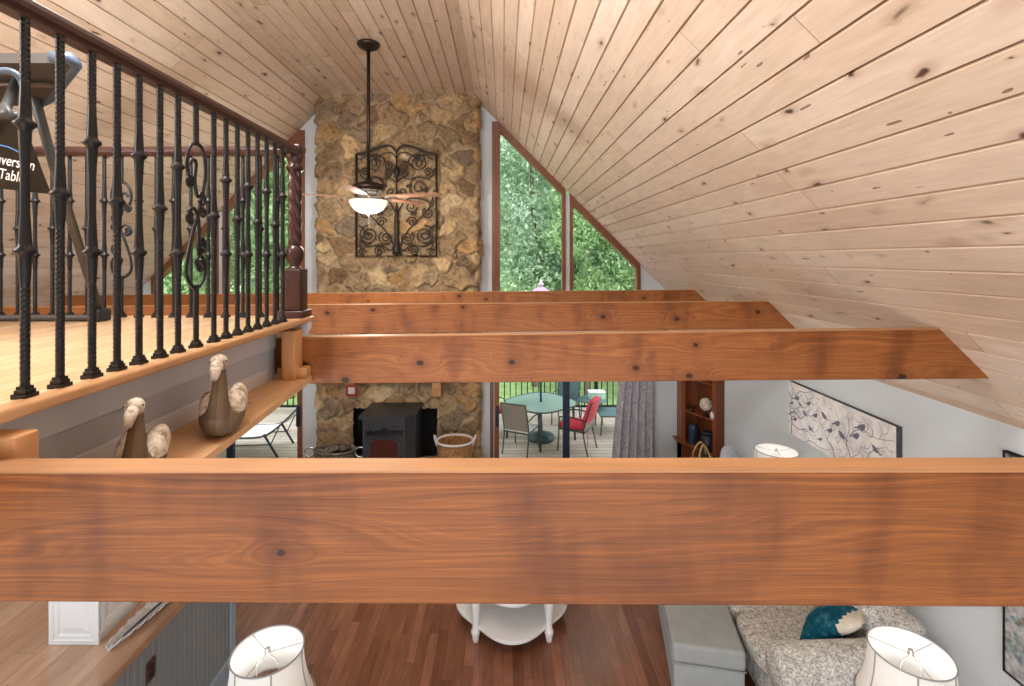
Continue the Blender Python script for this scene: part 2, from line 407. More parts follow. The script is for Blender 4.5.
    def ball(s, c, r, n=16, m=10, smooth=True, mat=None):
        if not isinstance(r, (tuple, list)): r = (r, r, r)
        vs = [(c[0], c[1], c[2] - r[2])]; fs = []
        for i in range(1, m):
            a = -PI / 2 + PI * i / m
            for j in range(n):
                q = 2 * PI * j / n
                vs.append((c[0] + r[0] * math.cos(a) * math.cos(q), c[1] + r[1] * math.cos(a) * math.sin(q), c[2] + r[2] * math.sin(a)))
        vs.append((c[0], c[1], c[2] + r[2]))
        for j in range(n): fs.append((0, 1 + (j + 1) % n, 1 + j))
        for i in range(m - 2):
            for j in range(n):
                fs.append((1 + i * n + j, 1 + i * n + (j + 1) % n, 1 + (i + 1) * n + (j + 1) % n, 1 + (i + 1) * n + j))
        L = len(vs) - 1; b = 1 + (m - 2) * n
        for j in range(n): fs.append((b + j, b + (j + 1) % n, L))
        return s.add(vs, fs, smooth, mat)
    def build(s, name, mat, parent=None, origin=(0, 0, 0), fix=True):
        me = bpy.data.meshes.new(name)
        o = Vector(origin)
        me.from_pydata([tuple(Vector(p) - o) for p in s.v], [], s.f)
        me.polygons.foreach_set('use_smooth', s.sm)
        if mat: me.materials.append(mat)
        if fix:
            import bmesh
            bm = bmesh.new(); bm.from_mesh(me)
            bmesh.ops.delete(bm, geom=[v for v in bm.verts if not v.link_faces], context='VERTS'); bmesh.ops.remove_doubles(bm, verts=bm.verts, dist=1e-5)
            bmesh.ops.recalc_face_normals(bm, faces=bm.faces); bm.to_mesh(me); bm.free()
        me.update()
        ob = bpy.data.objects.new(name, me); COL.objects.link(ob)
        if parent: ob.parent = parent
        else: ob.location = o
        return ob

def tag(o, label, cat, group=None, kind=None):
    if label: o['label'] = label
    if cat: o['category'] = cat
    if group: o['group'] = group
    if kind: o['kind'] = kind
    return o
def thing(name, label, cat, loc=(0, 0, 0), rz=0., group=None):
    o = bpy.data.objects.new(name, None); COL.objects.link(o)
    o.empty_display_size = .1; o.location = loc; o.rotation_euler = (0, 0, rz)
    return tag(o, label, cat, group)
def struct(o): o['kind'] = 'structure'; return o
def copy_tree(o, parent=None):
    c = o.copy(); COL.objects.link(c); c.parent = parent
    for ch in list(o.children): copy_tree(ch, c)
    return c
def arc(c, r, a0, a1, n=10, plane='xz', y=0.):
    return [(c[0] + r * math.cos(a0 + (a1 - a0) * i / n), y, c[1] + r * math.sin(a0 + (a1 - a0) * i / n)) for i in range(n + 1)]
def catmull(pts, k=8):
    P = [Vector(p) for p in pts]; out = []
    for i in range(len(P) - 1):
        p0 = P[max(i - 1, 0)]; p1 = P[i]; p2 = P[i + 1]; p3 = P[min(i + 2, len(P) - 1)]
        for j in range(k):
            t = j / k
            out.append(.5 * ((2 * p1) + (p2 - p0) * t + (2 * p0 - 5 * p1 + 4 * p2 - p3) * t * t + (3 * p1 - p0 - 3 * p2 + p3) * t ** 3))
    out.append(P[-1]); return out

# ------------------------------------------------------------------ the shell
D = 8.25                                # back wall
XR, XL = 3.22, -6.52                    # side walls
AR = 2.16; EF = 2.617; XC = -.457; XCL = -2.85
YB = -2.6                               # room continues behind the viewpoint to here
R2 = math.sqrt(2)

def ceiling(name, length, width, loc, rot):
    """boards with V grooves: local x across, local y along, face at z=0 looking down (-z)"""
    m = MB(); w = .165; g = .008; n = int(math.ceil(width / w))
    prof = []
    for i in range(n):
        a = i * w; b = min((i + 1) * w, width)
        prof += [(a - .002, .017), (a + .002, .017), (a + g, 0), (b - g, 0)] if i else [(a, .017), (a + g, 0), (b - g, 0)]
    prof.append((width, .017))
    prof += [(width, .09), (0, .09)]
    m.prism([(p[0], p[1]) for p in prof], 0, length, 1)
    o = m.build(name, M['pine']); o.location = loc; o.rotation_euler = rot
    return struct(o)
LEN = D - YB
# right slope: starts at the crease, runs down at 45 degrees
ceiling('ceiling_slope_right', LEN, (XR - XC + .12) * R2, (XC, YB, ZE + EF), (0, PI / 4, 0))
# flat part along the top
ceiling('ceiling_flat', LEN, XC - XCL + .1, (XCL - .05, YB, ZE + EF), (0, 0, 0))
# left slope: built from the eaves up to the crease
hl = (XCL - XL + .12) * R2
ceiling('ceiling_slope_left', LEN, hl, (XL - .12, YB, ZE + EF - (XCL - XL + .12)), (0, -PI / 4, 0))

m = MB(); m.box((XL - .2, YB, -.2), (XR + .2, D + .14, 0)); struct(m.build('floor', M['floor']))
ZEAVE = ZE + AR - XR
m = MB(); m.box((XR, YB, 0), (XR + .15, D + .14, ZEAVE + .02)); struct(m.build('wall_right', M['wall']))
m = MB(); m.box((XL - .15, YB, 0), (XL, D + .14, ZEAVE + .02)); struct(m.build('wall_left', M['wall']))

m = MB(); ya, yb = YB - .14, YB                  # unseen rear wall, its wide low opening shaped to steer the light
m.prism([(XL, 2.35), (XR, 2.35), (XR, ZEAVE), (XC, ZE + EF), (XCL, ZE + EF), (XL, ZEAVE)], ya, yb)
m.box((XL, ya, 0), (-5.0, yb, 2.35)); m.box((2.6, ya, 0), (XR, yb, 2.35)); m.box((-5.0, ya, 0), (2.6, yb, .3))
struct(m.build('wall_rear', M['wall']))
# back wall built of piers and panels round the openings
def px_x(px, d=D): return (px - VX) / F * d
RX0, RX1, RX2 = px_x(497), px_x(567.5), px_x(640)     # right window: jamb, mullion, end
LX0, LX1, LX2 = px_x(300), px_x(221), px_x(152)
SILL = 2.72; HEAD = 2.15
DRX0, DRX1 = px_x(494.5), px_x(648)
DLX0, DLX1 = px_x(148), px_x(302.5)
m = MB()
y0, y1 = D, D + .14
def topz(x): return ZE + min(EF, AR - x, EF + (x - XCL))
m.prism([(LX0, 0), (RX0, 0), (RX0, topz(RX0)), (XC, ZE + EF), (XCL, ZE + EF), (LX0, topz(LX0))], y0, y1)
for (a, b, s_) in ((DRX1, XR, 1), (XL, DLX0, 1)):
    m.box((a, y0, 0), (b, y1, HEAD))
m.box((RX0, y0, HEAD), (XR, y1, SILL)); m.box((XL, y0, HEAD), (LX0, y1, SILL))
m.box((RX0, y0, 0), (DRX0, y1, HEAD)) if DRX0 > RX0 else None
zr = topz(RX2 + .02); m.prism([(RX2, SILL), (XR, SILL), (XR, ZEAVE), (RX2, topz(RX2))], y0, y1)
m.prism([(LX2, SILL), (LX2, topz(LX2)), (XL, ZEAVE), (XL, SILL)], y0, y1)
# grey fill between the two panes
m.box((RX1 - .035, y0, SILL), (RX1 + .035, y1, topz(RX1) - .05)); m.box((LX1 - .035, y0, SILL), (LX1 + .035, y1, topz(LX1) - .05))
struct(m.build('wall_back', M['wall']))

def gable_window(name, xa, xb, side):
    """pane with vertical sides at xa (tall) and xb (short) and a sloping head; frame of stained wood"""
    t = .075
    root = bpy.data.objects.new(name, None); COL.objects.link(root); root.location = (xa, D, SILL); root['kind'] = 'structure'
    s = 1 if xb > xa else -1
    f = MB(); ya, yb = D - .025, D + .12
    f.prism([(xa, SILL), (xa + s * t * .7, SILL), (xa + s * t * .7, topz(xa + s * t * .7) - .02), (xa, topz(xa) - .02)], ya, yb)
    f.prism([(xb - s * t * .7, SILL), (xb, SILL), (xb, topz(xb) - .02), (xb - s * t * .7, topz(xb - s * t * .7) - .02)], ya, yb)
    f.prism([(xa, SILL), (xb, SILL), (xb, SILL + t), (xa, SILL + t)], ya, yb)
    f.prism([(xa, topz(xa) + .02), (xb, topz(xb) + .02), (xb, topz(xb) - .02 - t * 1.5), (xa, topz(xa) - .02 - t * 1.5)], ya - .004, yb + .004)
    f.build('window_frame', M['trimwood'], root, root.location)
    g = MB(); a, b = xa + s * t * .7, xb - s * t * .7
    g.prism([(a, SILL + t), (b, SILL + t), (b, topz(b) - .02 - t * 1.5), (a, topz(a) - .02 - t * 1.5)], D + .05, D + .056)
    g.build('pane', M['glass'], root, root.location)
gable_window('window_1', RX0 + .0, RX1 - .035, 1)
gable_window('window_2', RX1 + .035, RX2, 1)
gable_window('window_3', LX0, LX1 + .035, -1)
gable_window('window_4', LX1 - .035, LX2, -1)

def patio_door(name, xa, xb, stile, jamb_side):
    root = bpy.data.objects.new(name, None); COL.objects.link(root); root.location = (xa, D, 0); root['kind'] = 'structure'
    f = MB(); ya, yb = D - .03, D + .12
    f.box((xa, ya, 0), (xa + .075, yb, HEAD)); f.box((xb - .075, ya, 0), (xb, yb, HEAD)); f.box((xa, ya, HEAD - .08), (xb, yb, HEAD)); f.box((xa, ya, 0), (xb, yb, .04))
    f.build('door_frame', M['trimwood'], root, root.location)
    st = MB(); st.box((stile - .055, D + .02, .04), (stile + .055, D + .09, HEAD - .08)); st.build('stile', M['doorblk'], root, root.location)
    for (a, b) in ((xa + .075, stile - .055), (stile + .055, xb - .075)):
        g = MB(); g.box((a, D + .05, .04), (b, D + .056, HEAD - .08)); g.build('pane', M['glass'], root, root.location)
    h = MB(); hx = xa + .05 if jamb_side < 0 else xb - .05
    h.rbox((hx - .025, D - .09, .64), (hx + .025, D - .03, .98), .015, 2); h.build('door_handle', M['doorblk'], root, root.location)
patio_door('door_1', DRX0, DRX1, px_x(566.5), -1)
patio_door('door_2', DLX0, DLX1, px_x(229), 1)
# trim strip beside the right jamb
m = MB(); m.box((px_x(490), D - .03, 0), (px_x(493.4), D, HEAD)); struct(m.build('trim_1', M['trimwood']))
m = MB(); m.box((px_x(492), D - .03, SILL), (px_x(496.8), D, topz(px_x(496)) - .03)); struct(m.build('trim_2', M['trimwood']))
m = MB(); m.box((px_x(300.2), D - .03, SILL), (px_x(305), D, topz(px_x(304)) - .08)); struct(m.build('trim_3', M['trimwood']))
m = MB(); m.box((XR - .02, 3.0, 0), (XR, D, .13)); struct(m.build('baseboard_right', M['panel_lt']))

# ------------------------------------------------------------------ beams
def beam(label, d, yl0, yl1, yr0, yr1, pxl, pxr, thick, knots, seed, xl=None, xr=None, lo=(112, 64, 30), hi=(176, 110, 58)):
    """front face at depth d; image heights of its top/bottom edges at two columns fix its slight tilt"""
    A = W(pxl, yl0, d); B = W(pxr, yr0, d); C = W(pxr, yr1, d); E = W(pxl, yl1, d)
    def zt(x): return A.z + (B.z - A.z) * (x - A.x) / (B.x - A.x)
    def zb(x): return E.z + (C.z - E.z) * (x - E.x) / (C.x - E.x)
    o = Vector(((A.x + B.x) / 2, d, (A.z + E.z) / 2))
    # right end: cut by the roof slope x + e = AR
    def cutR(zf):
        x = 2.5
        for _ in range(20): x = AR - (zf(x) - ZE)
        return x
    def cutL(zf):
        x = -5.5
        for _ in range(20): x = (zf(x) - ZE) - EF + XCL
        return x
    xrt, xrb = (cutR(zt), cutR(zb)) if xr is None else (xr, xr)
    xlt, xlb = (cutL(zt), cutL(zb)) if xl is None else (xl, xl)
    m = MB(); n = 24
    vs = []; fs = []
    for i in range(n + 1):
        t = i / n; xt = xlt + (xrt - xlt) * t; xb = xlb + (xrb - xlb) * t
        e = .004
        ring = [(xb, d, zb(xb) + e), (xt, d, zt(xt) - e), (xt, d + e, zt(xt)), (xt, d + thick - e, zt(xt)), (xt, d + thick, zt(xt) - e), (xb, d + thick, zb(xb) + e), (xb, d + thick - e, zb(xb)), (xb, d + e, zb(xb))]
        vs += ring
    for i in range(n):
        for j in range(8): fs.append((i * 8 + j, i * 8 + (j + 1) % 8, (i + 1) * 8 + (j + 1) % 8, (i + 1) * 8 + j))
    fs.append(tuple(range(8))); fs.append(tuple(n * 8 + j for j in range(8)))
    m.add(vs, fs)
    kk = []
    for (px, py, sz) in knots:
        p = W(px, py, d); kk.append((p.x - o.x, p.z - o.z, sz))
    ob = m.build('ceiling_beam', beam_mat('stained_pine_' + str(seed), float(seed) * 3.17, kk, lo, hi), None, o)
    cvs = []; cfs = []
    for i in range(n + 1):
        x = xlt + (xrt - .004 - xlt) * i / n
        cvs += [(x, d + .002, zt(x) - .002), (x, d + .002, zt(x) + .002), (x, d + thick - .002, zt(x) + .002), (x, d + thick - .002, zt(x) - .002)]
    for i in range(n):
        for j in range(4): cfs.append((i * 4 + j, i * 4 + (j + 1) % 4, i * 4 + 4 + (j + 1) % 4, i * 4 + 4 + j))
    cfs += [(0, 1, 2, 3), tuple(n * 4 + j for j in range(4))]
    cm = MB(); cm.add(cvs, cfs); te = cm.build('top_edge', M['littop'], ob, o); te['label'] = 'paler top edge with reflected light in its colour'
    return tag(ob, label, 'beam')
beam('nearest and largest brown timber beam crossing the whole view with one dark knot left of centre', 1.075, 473, 602.5, 472, 608, 0, 1024, .075,
     [(281, 553, .0085)], 1, xl=-1.6, lo=(104, 57, 22), hi=(168, 102, 46))
beam('second timber beam back, joining the loft edge beside the short post', 2.95, 337.5, 384, 329, 379, 297, 960, .075,
     [(304, 364, .016), (345, 380, .022), (420, 363, .02), (512, 362, .018), (636, 368, .02), (696, 345, .015), (689, 376, .02), (902, 377, .024)], 2, xl=-1.37)
beam('third timber beam back, spanning under the loft railing view', 4.86, 305, 334.5, 301.5, 329, 308, 765, .075,
     [(327, 313, .022), (373, 310, .02), (463, 307, .018), (603, 317, .026), (677, 319, .024), (758, 312, .024)], 3)
beam('farthest thin-looking timber beam just in front of the gable windows', 6.75, 293.5, 314.5, 290, 311, 305, 690, .075,
     [(459, 296, .026), (486, 299, .022), (368, 301, .014), (644, 298, .02)], 4, hi=(176, 110, 54))

# ------------------------------------------------------------------ stone fireplace
def make_fireplace():
    fx0, fx1, fd = px_x(318, 8.0), px_x(477, 8.0), 8.0
    root = thing('stone_fireplace', 'tall tan fieldstone chimney breast rising to the flat ceiling', 'fireplace', ((fx0 + fx1) / 2, fd, 0))
    side = D - fd
    us = []; step = .0175
    nu = int((fx1 - fx0) / step); ns = 8
    path = [(fx0, D - side * i / ns, -1, 0) for i in range(ns)] + [(fx0 + (fx1 - fx0) * i / nu, fd, 0, -1) for i in range(nu + 1)] + [(fx1, fd + side * (i + 1) / ns, 1, 0) for i in range(ns)]
    ulen = [0]
    for a, b in zip(path, path[1:]): ulen.append(ulen[-1] + math.hypot(b[0] - a[0], b[1] - a[1]))
    U = np.array(ulen); nv = 330; V = np.linspace(0, ZE + EF, nv)
    rng = np.random.RandomState(5)
    seeds = []
    gw, gh = .37, .29
    for j in range(-1, int(V[-1] / gh) + 2):
        for i in range(-1, int(U[-1] / gw) + 2):
            seeds.append(((i + .5 + .5 * (j % 2) + rng.uniform(-.36, .36)) * gw, (j + .5 + rng.uniform(-.36, .36)) * gh, rng.uniform(.8, 1.25)))
            if rng.rand() < .16: seeds.append(((i + rng.rand()) * gw, (j + rng.rand()) * gh, 1.5))
    seeds = np.array(seeds)
    pal = np.array([srgb(*c)[:3] for c in ((174, 152, 120), (148, 128, 102), (192, 168, 132), (158, 138, 112), (180, 148, 108), (140, 126, 108), (166, 144, 114), (200, 180, 146), (136, 114, 90))])
    scol = pal[rng.randint(0, len(pal), len(seeds))] * rng.uniform(.85, 1.12, (len(seeds), 1))
    tilt = rng.uniform(-.25, .25, (len(seeds), 2)); proud = rng.uniform(.03, .075, len(seeds))
    UU, VV = np.meshgrid(U, V)                       # nv x nU
    wu = UU + .05 * np.sin(VV * 9.1 + UU * 3) + .025 * np.sin(VV * 23 + 1.3 * np.sin(UU * 11)); wv = VV + .045 * np.sin(UU * 8.3 + 1 + VV * 2) + .02 * np.sin(UU * 27 + VV * 5)
    d1 = np.full(UU.shape, 9.); d2 = d1.copy(); idx = np.zeros(UU.shape, int)
    for s_i, (su, sv, sw) in enumerate(seeds):
        dd = np.sqrt(((wu - su) / 1.15) ** 2 + (wv - sv) ** 2) * sw
        new1 = dd < d1
        d2 = np.where(new1, d1, np.minimum(d2, dd)); d1 = np.where(new1, dd, d1); idx = np.where(new1, s_i, idx)
    edge = d2 - d1
    h = np.clip((edge - .012) / .045, 0, 1); h = h * h * (3 - 2 * h)
    rough = .006 * np.sin(UU * 61 + 3 * np.sin(VV * 37)) + .005 * np.sin(VV * 71 + 2 * np.sin(UU * 43))
    off = h * (proud[idx] + tilt[idx, 0] * (wu - seeds[idx, 0]) * .5 + tilt[idx, 1] * (wv - seeds[idx, 1]) * .5 + rough)
    mort = np.array(srgb(172, 154, 128)[:3])
    cols = scol[idx] * h[..., None] + mort * (1 - h[..., None])
    nU = len(path); vs = []
    for j in range(nv):
        for i in range(nU):
            x, y, nx, ny = path[i]
            vs.append((x + nx * off[j, i], y + ny * off[j, i], V[j]))
    ox0, ox1, oz = px_x(354, 8.0), px_x(437, 8.0), ZE - (408 - VY) / F * 8.0
    fs = []
    for j in range(nv - 1):
        for i in range(nU - 1):
            x = (path[i][0] + path[i + 1][0]) / 2
            z = (V[j] + V[j + 1]) / 2
            if path[i][3] and ox0 < x < ox1 and .24 < z < oz: continue
            zt_ = min(EF, AR - x, EF + (x - XCL)) + ZE
            if V[j] > zt_ + .06: continue
            a = j * nU + i
            fs.append((a, a + 1, a + nU + 1, a + nU))
    m = MB(); m.add(vs, fs, True)
    o = m.build('stone_facing', M['stone'], root, root.location, fix=False)
    at = o.data.color_attributes.new('stone', 'FLOAT_COLOR', 'POINT')
    buf = np.ones((nv * nU, 4), np.float32); buf[:, :3] = cols.reshape(-1, 3); at.data.foreach_set('color', buf.ravel())
    b = MB()                                          # firebox: five inner faces
    x0, x1, ya, yb, z0, z1 = ox0 - .02, ox1 + .02, fd - .0, D - .004, .24, oz + .02
    q = [(x0, ya, z0), (x1, ya, z0), (x1, ya, z1), (x0, ya, z1), (x0, yb, z0), (x1, yb, z0), (x1, yb, z1), (x0, yb, z1)]
    b.add(q, [(4, 5, 6, 7), (0, 1, 5, 4), (3, 7, 6, 2), (0, 4, 7, 3), (1, 2, 6, 5)]); b.build('firebox', M['inner'], root, root.location)
    hh = MB(); hh.box((fx0 - .1, 6.7, 0), (fx1 + .1, fd + .02, .22), bev=.02); hh.build('hearth', M['stone'], root, root.location)
    hs = hh
    ms = MB(); ms.box((fx0 + .2, fd - .32, 1.5), (fx1 - .2, fd + .01, 1.62), bev=.01); ms.build('mantel', M['cab'], root, root.location)
    for pa, pb in ((346.5, 355), (432.5, 441)):
        c = MB(); xa, xb = px_x(pa, 7.8), px_x(pb, 7.8)
        c.prism([(fd - .26, 1.5), (fd + .02, 1.5), (fd + .02, 1.19), (fd - .1, 1.19), (fd - .2, 1.24)], xa, xb, 0); c.build('corbel', M['post'], root, root.location)
    return root
fp = make_fireplace()
# hearth needs the stone colour attribute too
for ch in fp.children:
    if ch.name.startswith('hearth'):
        a_ = ch.data.color_attributes.new('stone', 'FLOAT_COLOR', 'POINT')
        a_.data.foreach_set('color', np.tile(np.array(srgb(150, 130, 104), np.float32), len(ch.data.vertices)))

def spiral(cx, cz, r, turns, a0, sg=1, n=26, r_end=.12):
    return [(cx + r * (1 - (1 - r_end) * t / n) * math.cos(a0 + sg * 2 * PI * turns * t / n), cz + r * (1 - (1 - r_end) * t / n) * math.sin(a0 + sg * 2 * PI * turns * t / n)) for t in range(n + 1)]

def wall_art():
    d = 7.87
    P = lambda px, py: W(px, py, d)
    root = thing('iron_wall_grille', 'black wrought iron scrollwork grille with arched double top hanging on the stone chimney', 'wall art', P(396.5, 257, ))
    f = MB(); r = .021
    L, R, B = 356.5, 436.5, 256; 
    f.tube([P(L, 154), P(L, B), P(R, B), P(R, 154)], r, 6)
    tl = catmull([P(L, 154), P(366, 152.5), P(377, 148), P(387, 145.5), P(393, 147.5), P(396.5, 152)], 6)
    tr = catmull([P(R, 154), P(426, 152.5), P(416, 148), P(406, 145.5), P(400, 147.5), P(396.5, 152)], 6)
    f.tube(tl, r, 6); f.tube(tr, r, 6)
    f.build('frame', M['artiron'], root, root.location)
    c = MB(); c.tube([P(396.5, 152), P(396.5, 248)], .012, 6)
    c.lathe([(0, 0), (.07, 0), (.06, .05), (.07, .1), (.045, .14), (.03, .3), (.04, .5), (.02, .75), (0, .8)], 10, P(396.5, 254))
    c.lathe([(0, 0), (.03, .02), (.045, .1), (.03, .18), (0, .2)], 10, P(396.5, 178)); c.build('central_stem', M['artiron'], root, root.location)
    s = MB()
    def S(px, py, rr, turns, a0, sg):
        pts = spiral(0, 0, rr, turns, a0, sg)
        for mir in (1, -1):
            s.tube([P(396.5 + mir * (px - 396.5) + mir * x, py - z, ) for x, z in pts], .011, 5)
    def Cv(pts):
        for mir in (1, -1):
            s.tube([P(396.5 + mir * (p.x - 396.5), p.z) for p in catmull([(a, 0, b) for a, b in pts], 7)], .011, 5)
    S(418, 163, 10, 2.1, PI, -1); S(405, 166, 5.5, 1.6, 0, 1); S(428, 172, 4.5, 1.6, 0, 1)
    S(419, 188, 11, 2.0, PI * .5, 1); S(404, 174, 5, 1.5, PI, -1); S(402, 192, 5, 1.5, PI, 1)
    S(424, 235, 10, 2.2, PI * .5, -1); S(407, 238, 7.5, 2., PI * .3, -1); S(414, 251, 5.5, 1.8, PI, -1); S(431, 252, 4.2, 1.5, PI, -1)
    S(412, 222, 5.5, 1.7, PI, -1); S(428, 213, 6, 1.8, PI * .7, 1); S(411, 207, 6, 1.5, 0, -1)
    Cv([(398, 250), (402, 240), (410, 228), (420, 218), (430, 206), (434, 190)])
    Cv([(398, 246), (403, 250), (412, 245), (424, 246), (433, 240)])
    Cv([(398, 212), (404, 202), (412, 198), (424, 200), (434, 205)])
    Cv([(397.5, 182), (403, 178), (410, 179), (418, 177), (430, 178), (435, 168)])
    Cv([(397, 158), (401, 153), (408, 153), (415, 157), (424, 155), (433, 160)])
    Cv([(434, 225), (428, 232), (433, 242), (430, 250)])
    s.build('scrollwork', M['artiron'], root, root.location)
    for (px, py) in ((416, 160), (424, 190), (409, 186), (427, 233), (413, 214)):
        for mir in (1, -1):
            lv = MB(); p = P(396.5 + mir * (px - 396.5), py); lv.ball(p, (.05, .012, .028), 8, 6)
            lv.build('leaf_ornament', M['artiron'], root, root.location)
wall_art()

# ------------------------------------------------------------------ loft
ZL = ZE - .355; XN = -1.16; YL = 3.07
m = MB(); m.box((XL, YB, ZL - .028), (XN, YL, ZL), bev=.008); struct(m.build('floor_loft', M['loft']))
m = MB(); m.box((XL, YB, ZE - .70), (-1.36, 2.96, ZL - .03)); struct(m.build('ceiling_under_loft', M['panel_lt']))
m = MB(); m.box((-1.36, YB, ZE - .52), (-1.315, 2.9, ZL - .03), bev=.006); struct(m.build('trim_loft_band', M['panel_lt']))
m = MB(); m.box((-1.36, YB, ZE - .62), (-1.335, 2.9, ZE - .52)); m.box((-1.36, 2.82, ZE - .7), (-1.325, 2.9, ZE - .51)); struct(m.build('trim_loft_panel', M['panel']))
m = MB(); m.box((-1.36, YB, ZE - .70), (-1.328, 2.9, ZE - .62), bev=.006); struct(m.build('baseboard_loft', M['panel_lt']))
# cove under the loft nosing end
m = MB(); m.prism([(2.99, ZL - .03), (YL - .01, ZL - .03), (YL - .03, ZL - .07), (2.99, ZL - .1)], -1.36, XN - .006, 0); struct(m.build('trim_loft_end', M['panel_lt']))
m = MB(); m.box((XN - .06, YB, ZL - .03), (XN + .004, YL + .004, ZL + .002), bev=.01); m.box((XL, YL - .06, ZL - .03), (XN, YL + .004, ZL + .002), bev=.01)
struct(m.build('trim_loft_nosing', M['nose']))

# balusters -----------------------------------------------------------------
HB = ZE + .61 - ZL                       # height under the rail
def bar_profile(z0, z1, knobs, plain_r=.0078):
    prof = [(0, z0)]; z = z0
    while z < z1:
        near = min((abs(z - k_) for k_ in knobs), default=9)
        inside = len(knobs) == 2 and min(knobs) < z < max(knobs)
        if near < .10 or inside:
            r = .0102 + .0048 * max(0, 1 - near / .10) ; stepz = .012
            prof.append((r, z)); z += stepz
        else:
            prof += [(.0108, z), (.0108, z + .0095), (.0098, z + .0107), (.0098, z + .0125)]; z += .014
    prof += [(.009, z1), (0, z1)]
    return prof
def shoe(m_):
    m_.box((-.019, -.019, 0), (.019, .019, .012)); m_.box((-.0155, -.0155, .012), (.0155, .0155, .022), bev=.002); m_.box((-.012, -.012, .022), (.012, .012, .03))
KN = [(.0095, -.021), (.014, -.017), (.0145, -.012), (.024, -.003), (.0245, .003), (.0145, .012), (.014, .017), (.0095, .021)]
def make_baluster(kind, parent, loc):
    b = MB()
    if kind == 'double': kn = [.372, .695]
    elif kind == 'single': kn = [.53]
    else: kn = []
    if kind == 'scroll':
        b.lathe(bar_profile(0, .24, []), 6)
    else: b.lathe(bar_profile(0, HB, kn), 6)
    o = b.build('baluster', M['iron'], parent); o.location = loc
    s_ = MB(); shoe(s_); s_.build('shoe', M['iron'], o)
    for z in kn:
        q = MB(); q.lathe(KN, 10, (0, 0, z)); q.build('knuckle', M['iron'], o)
    if kind == 'scroll':
        c = MB(); c.lathe(bar_profile(.80, HB, []), 6); c.build('upper_bar', M['iron'], o)
        c = MB(); R = .0075
        def cv(pts): c.tube([(0, u, z) for u, z in [(p.x, p.z) for p in catmull([(a, 0, q_) for a, q_ in pts], 6)]], R, 6)
        # heights over the loft floor; u along the railing
        cv([(-.012, .655), (-.03, .64), (-.045, .67), (-.058, .72), (-.04, .785), (0, .81), (.045, .79), (.062, .72), (.05, .64), (.015, .54), (-.03, .43), (-.058, .33), (-.05, .27), (0, .235), (.05, .27), (.058, .33), (.03, .365), (.0, .345), (.012, .32), (.024, .33)])
        cv([(-.02, .505), (-.035, .49), (-.05, .51), (-.045, .54), (-.015, .55), (.012, .52), (.02, .46), (.012, .40), (.02, .375), (.05, .385), (.055, .42), (.035, .435), (.025, .42)])
        cv([(.02, .585), (.03, .57), (.05, .575), (.055, .6), (.035, .62), (.01, .60), (-.008, .66), (.0, .73), (-.025, .74), (-.04, .72)])
        for (u0, z0_, r_, a_, g_) in ((-.036, .649, .026, 0., 1), (-.04, .51, .023, .5, 1), (.043, .537, .021, 2.6, -1), (.039, .40, .024, 3., -1), (.03, .327, .027, 2.4, 1)):
            c.tube([(0, u, z) for u, z in spiral(u0, z0_, r_, 1.4, a_, g_, 22, .3)], R * .9, 6)
        c.build('scroll', M['iron'], o)
    return o
def copy_baluster(src, loc):
    c = copy_tree(src, src.parent); c.location = loc; return c

def handrail(a, b, parent, org):
    m_ = MB(); a = Vector(a); b = Vector(b); t = (b - a).normalized(); sd = t.cross(Vector((0, 0, 1)))
    prof = [(-.022, 0), (.022, 0), (.024, .008), (.03, .018), (.031, .032), (.026, .046), (.012, .055), (-.012, .055), (-.026, .046), (-.031, .032), (-.03, .018), (-.024, .008)]
    n = len(prof); vs = [tuple(p + sd * u + Vector((0, 0, w))) for p in (a, b) for (u, w) in prof]
    m_.add(vs, [tuple(range(n)), tuple(range(2 * n - 1, n - 1, -1))] + [(i, n + i, n + (i + 1) % n, (i + 1) % n) for i in range(n)])
    return m_.build('handrail', M['rail'], parent, org)

XB = -1.215; YR = 2.99
near_px = [25, 60, 92, 117, 139, 160, 178, 196, 213.8, 226, 237.3, 248, 257.5, 266.7, 275, 282.6]
kinds = ['double', 'single'] * 8; kinds[7] = 'scroll'
rk = [kinds[i] for i in range(16)]
rk = ['double', 'single', 'double', 'single', 'double', 'single', 'double', 'scroll', 'single', 'double', 'single', 'double', 'single', 'double', 'single', 'double']
r1 = thing('loft_railing', 'black iron baluster railing running along the right edge of the loft', 'railing', (XB, 1.2, ZL))
prot = {}
for px, kd in zip(near_px, rk):
    d = F * -XB / (VX - px); loc = (0, d - 1.2, 0)
    if kd in prot: copy_baluster(prot[kd], loc)
    else: prot[kd] = make_baluster(kd, r1, loc)
handrail((XB, -.3, ZL + HB), (XB - .02, YR, ZL + HB), r1, r1.location)
# newel post at the corner
nx, ny = -1.245, YR
nw = MB(); b0 = .24
nw.box((nx - .075, ny - .075, ZL), (nx + .075, ny + .075, ZL + .045), bev=.008)
nw.box((nx - .056, ny - .056, ZL + .045), (nx + .056, ny + .056, ZL + .29), bev=.006)
nw.lathe([(0, .28), (.054, .29), (.03, .30), (.028, .315), (.046, .34), (.05, .37), (.05, .40), (.038, .425), (.034, .43), (.04, .44)], 20, (nx, ny, ZL))
nw.build('newel_post', M['rail'], r1, r1.location)
tw = MB(); vs = []; fs = []; nz, na = 90, 40
for i in range(nz + 1):
    z = .435 + (.875 - .435) * i / nz
    for j in range(na):
        q = 2 * PI * j / na; r = .033 + .0065 * math.cos(5 * q + z * 75)
        vs.append((nx + r * math.cos(q), ny + r * math.sin(q), ZL + z))
for i in range(nz):
    for j in range(na): fs.append((i * na + j, i * na + (j + 1) % na, (i + 1) * na + (j + 1) % na, (i + 1) * na + j))
tw.add(vs, fs, True); tw.build('twisted_shaft', M['rail'], r1, r1.location)
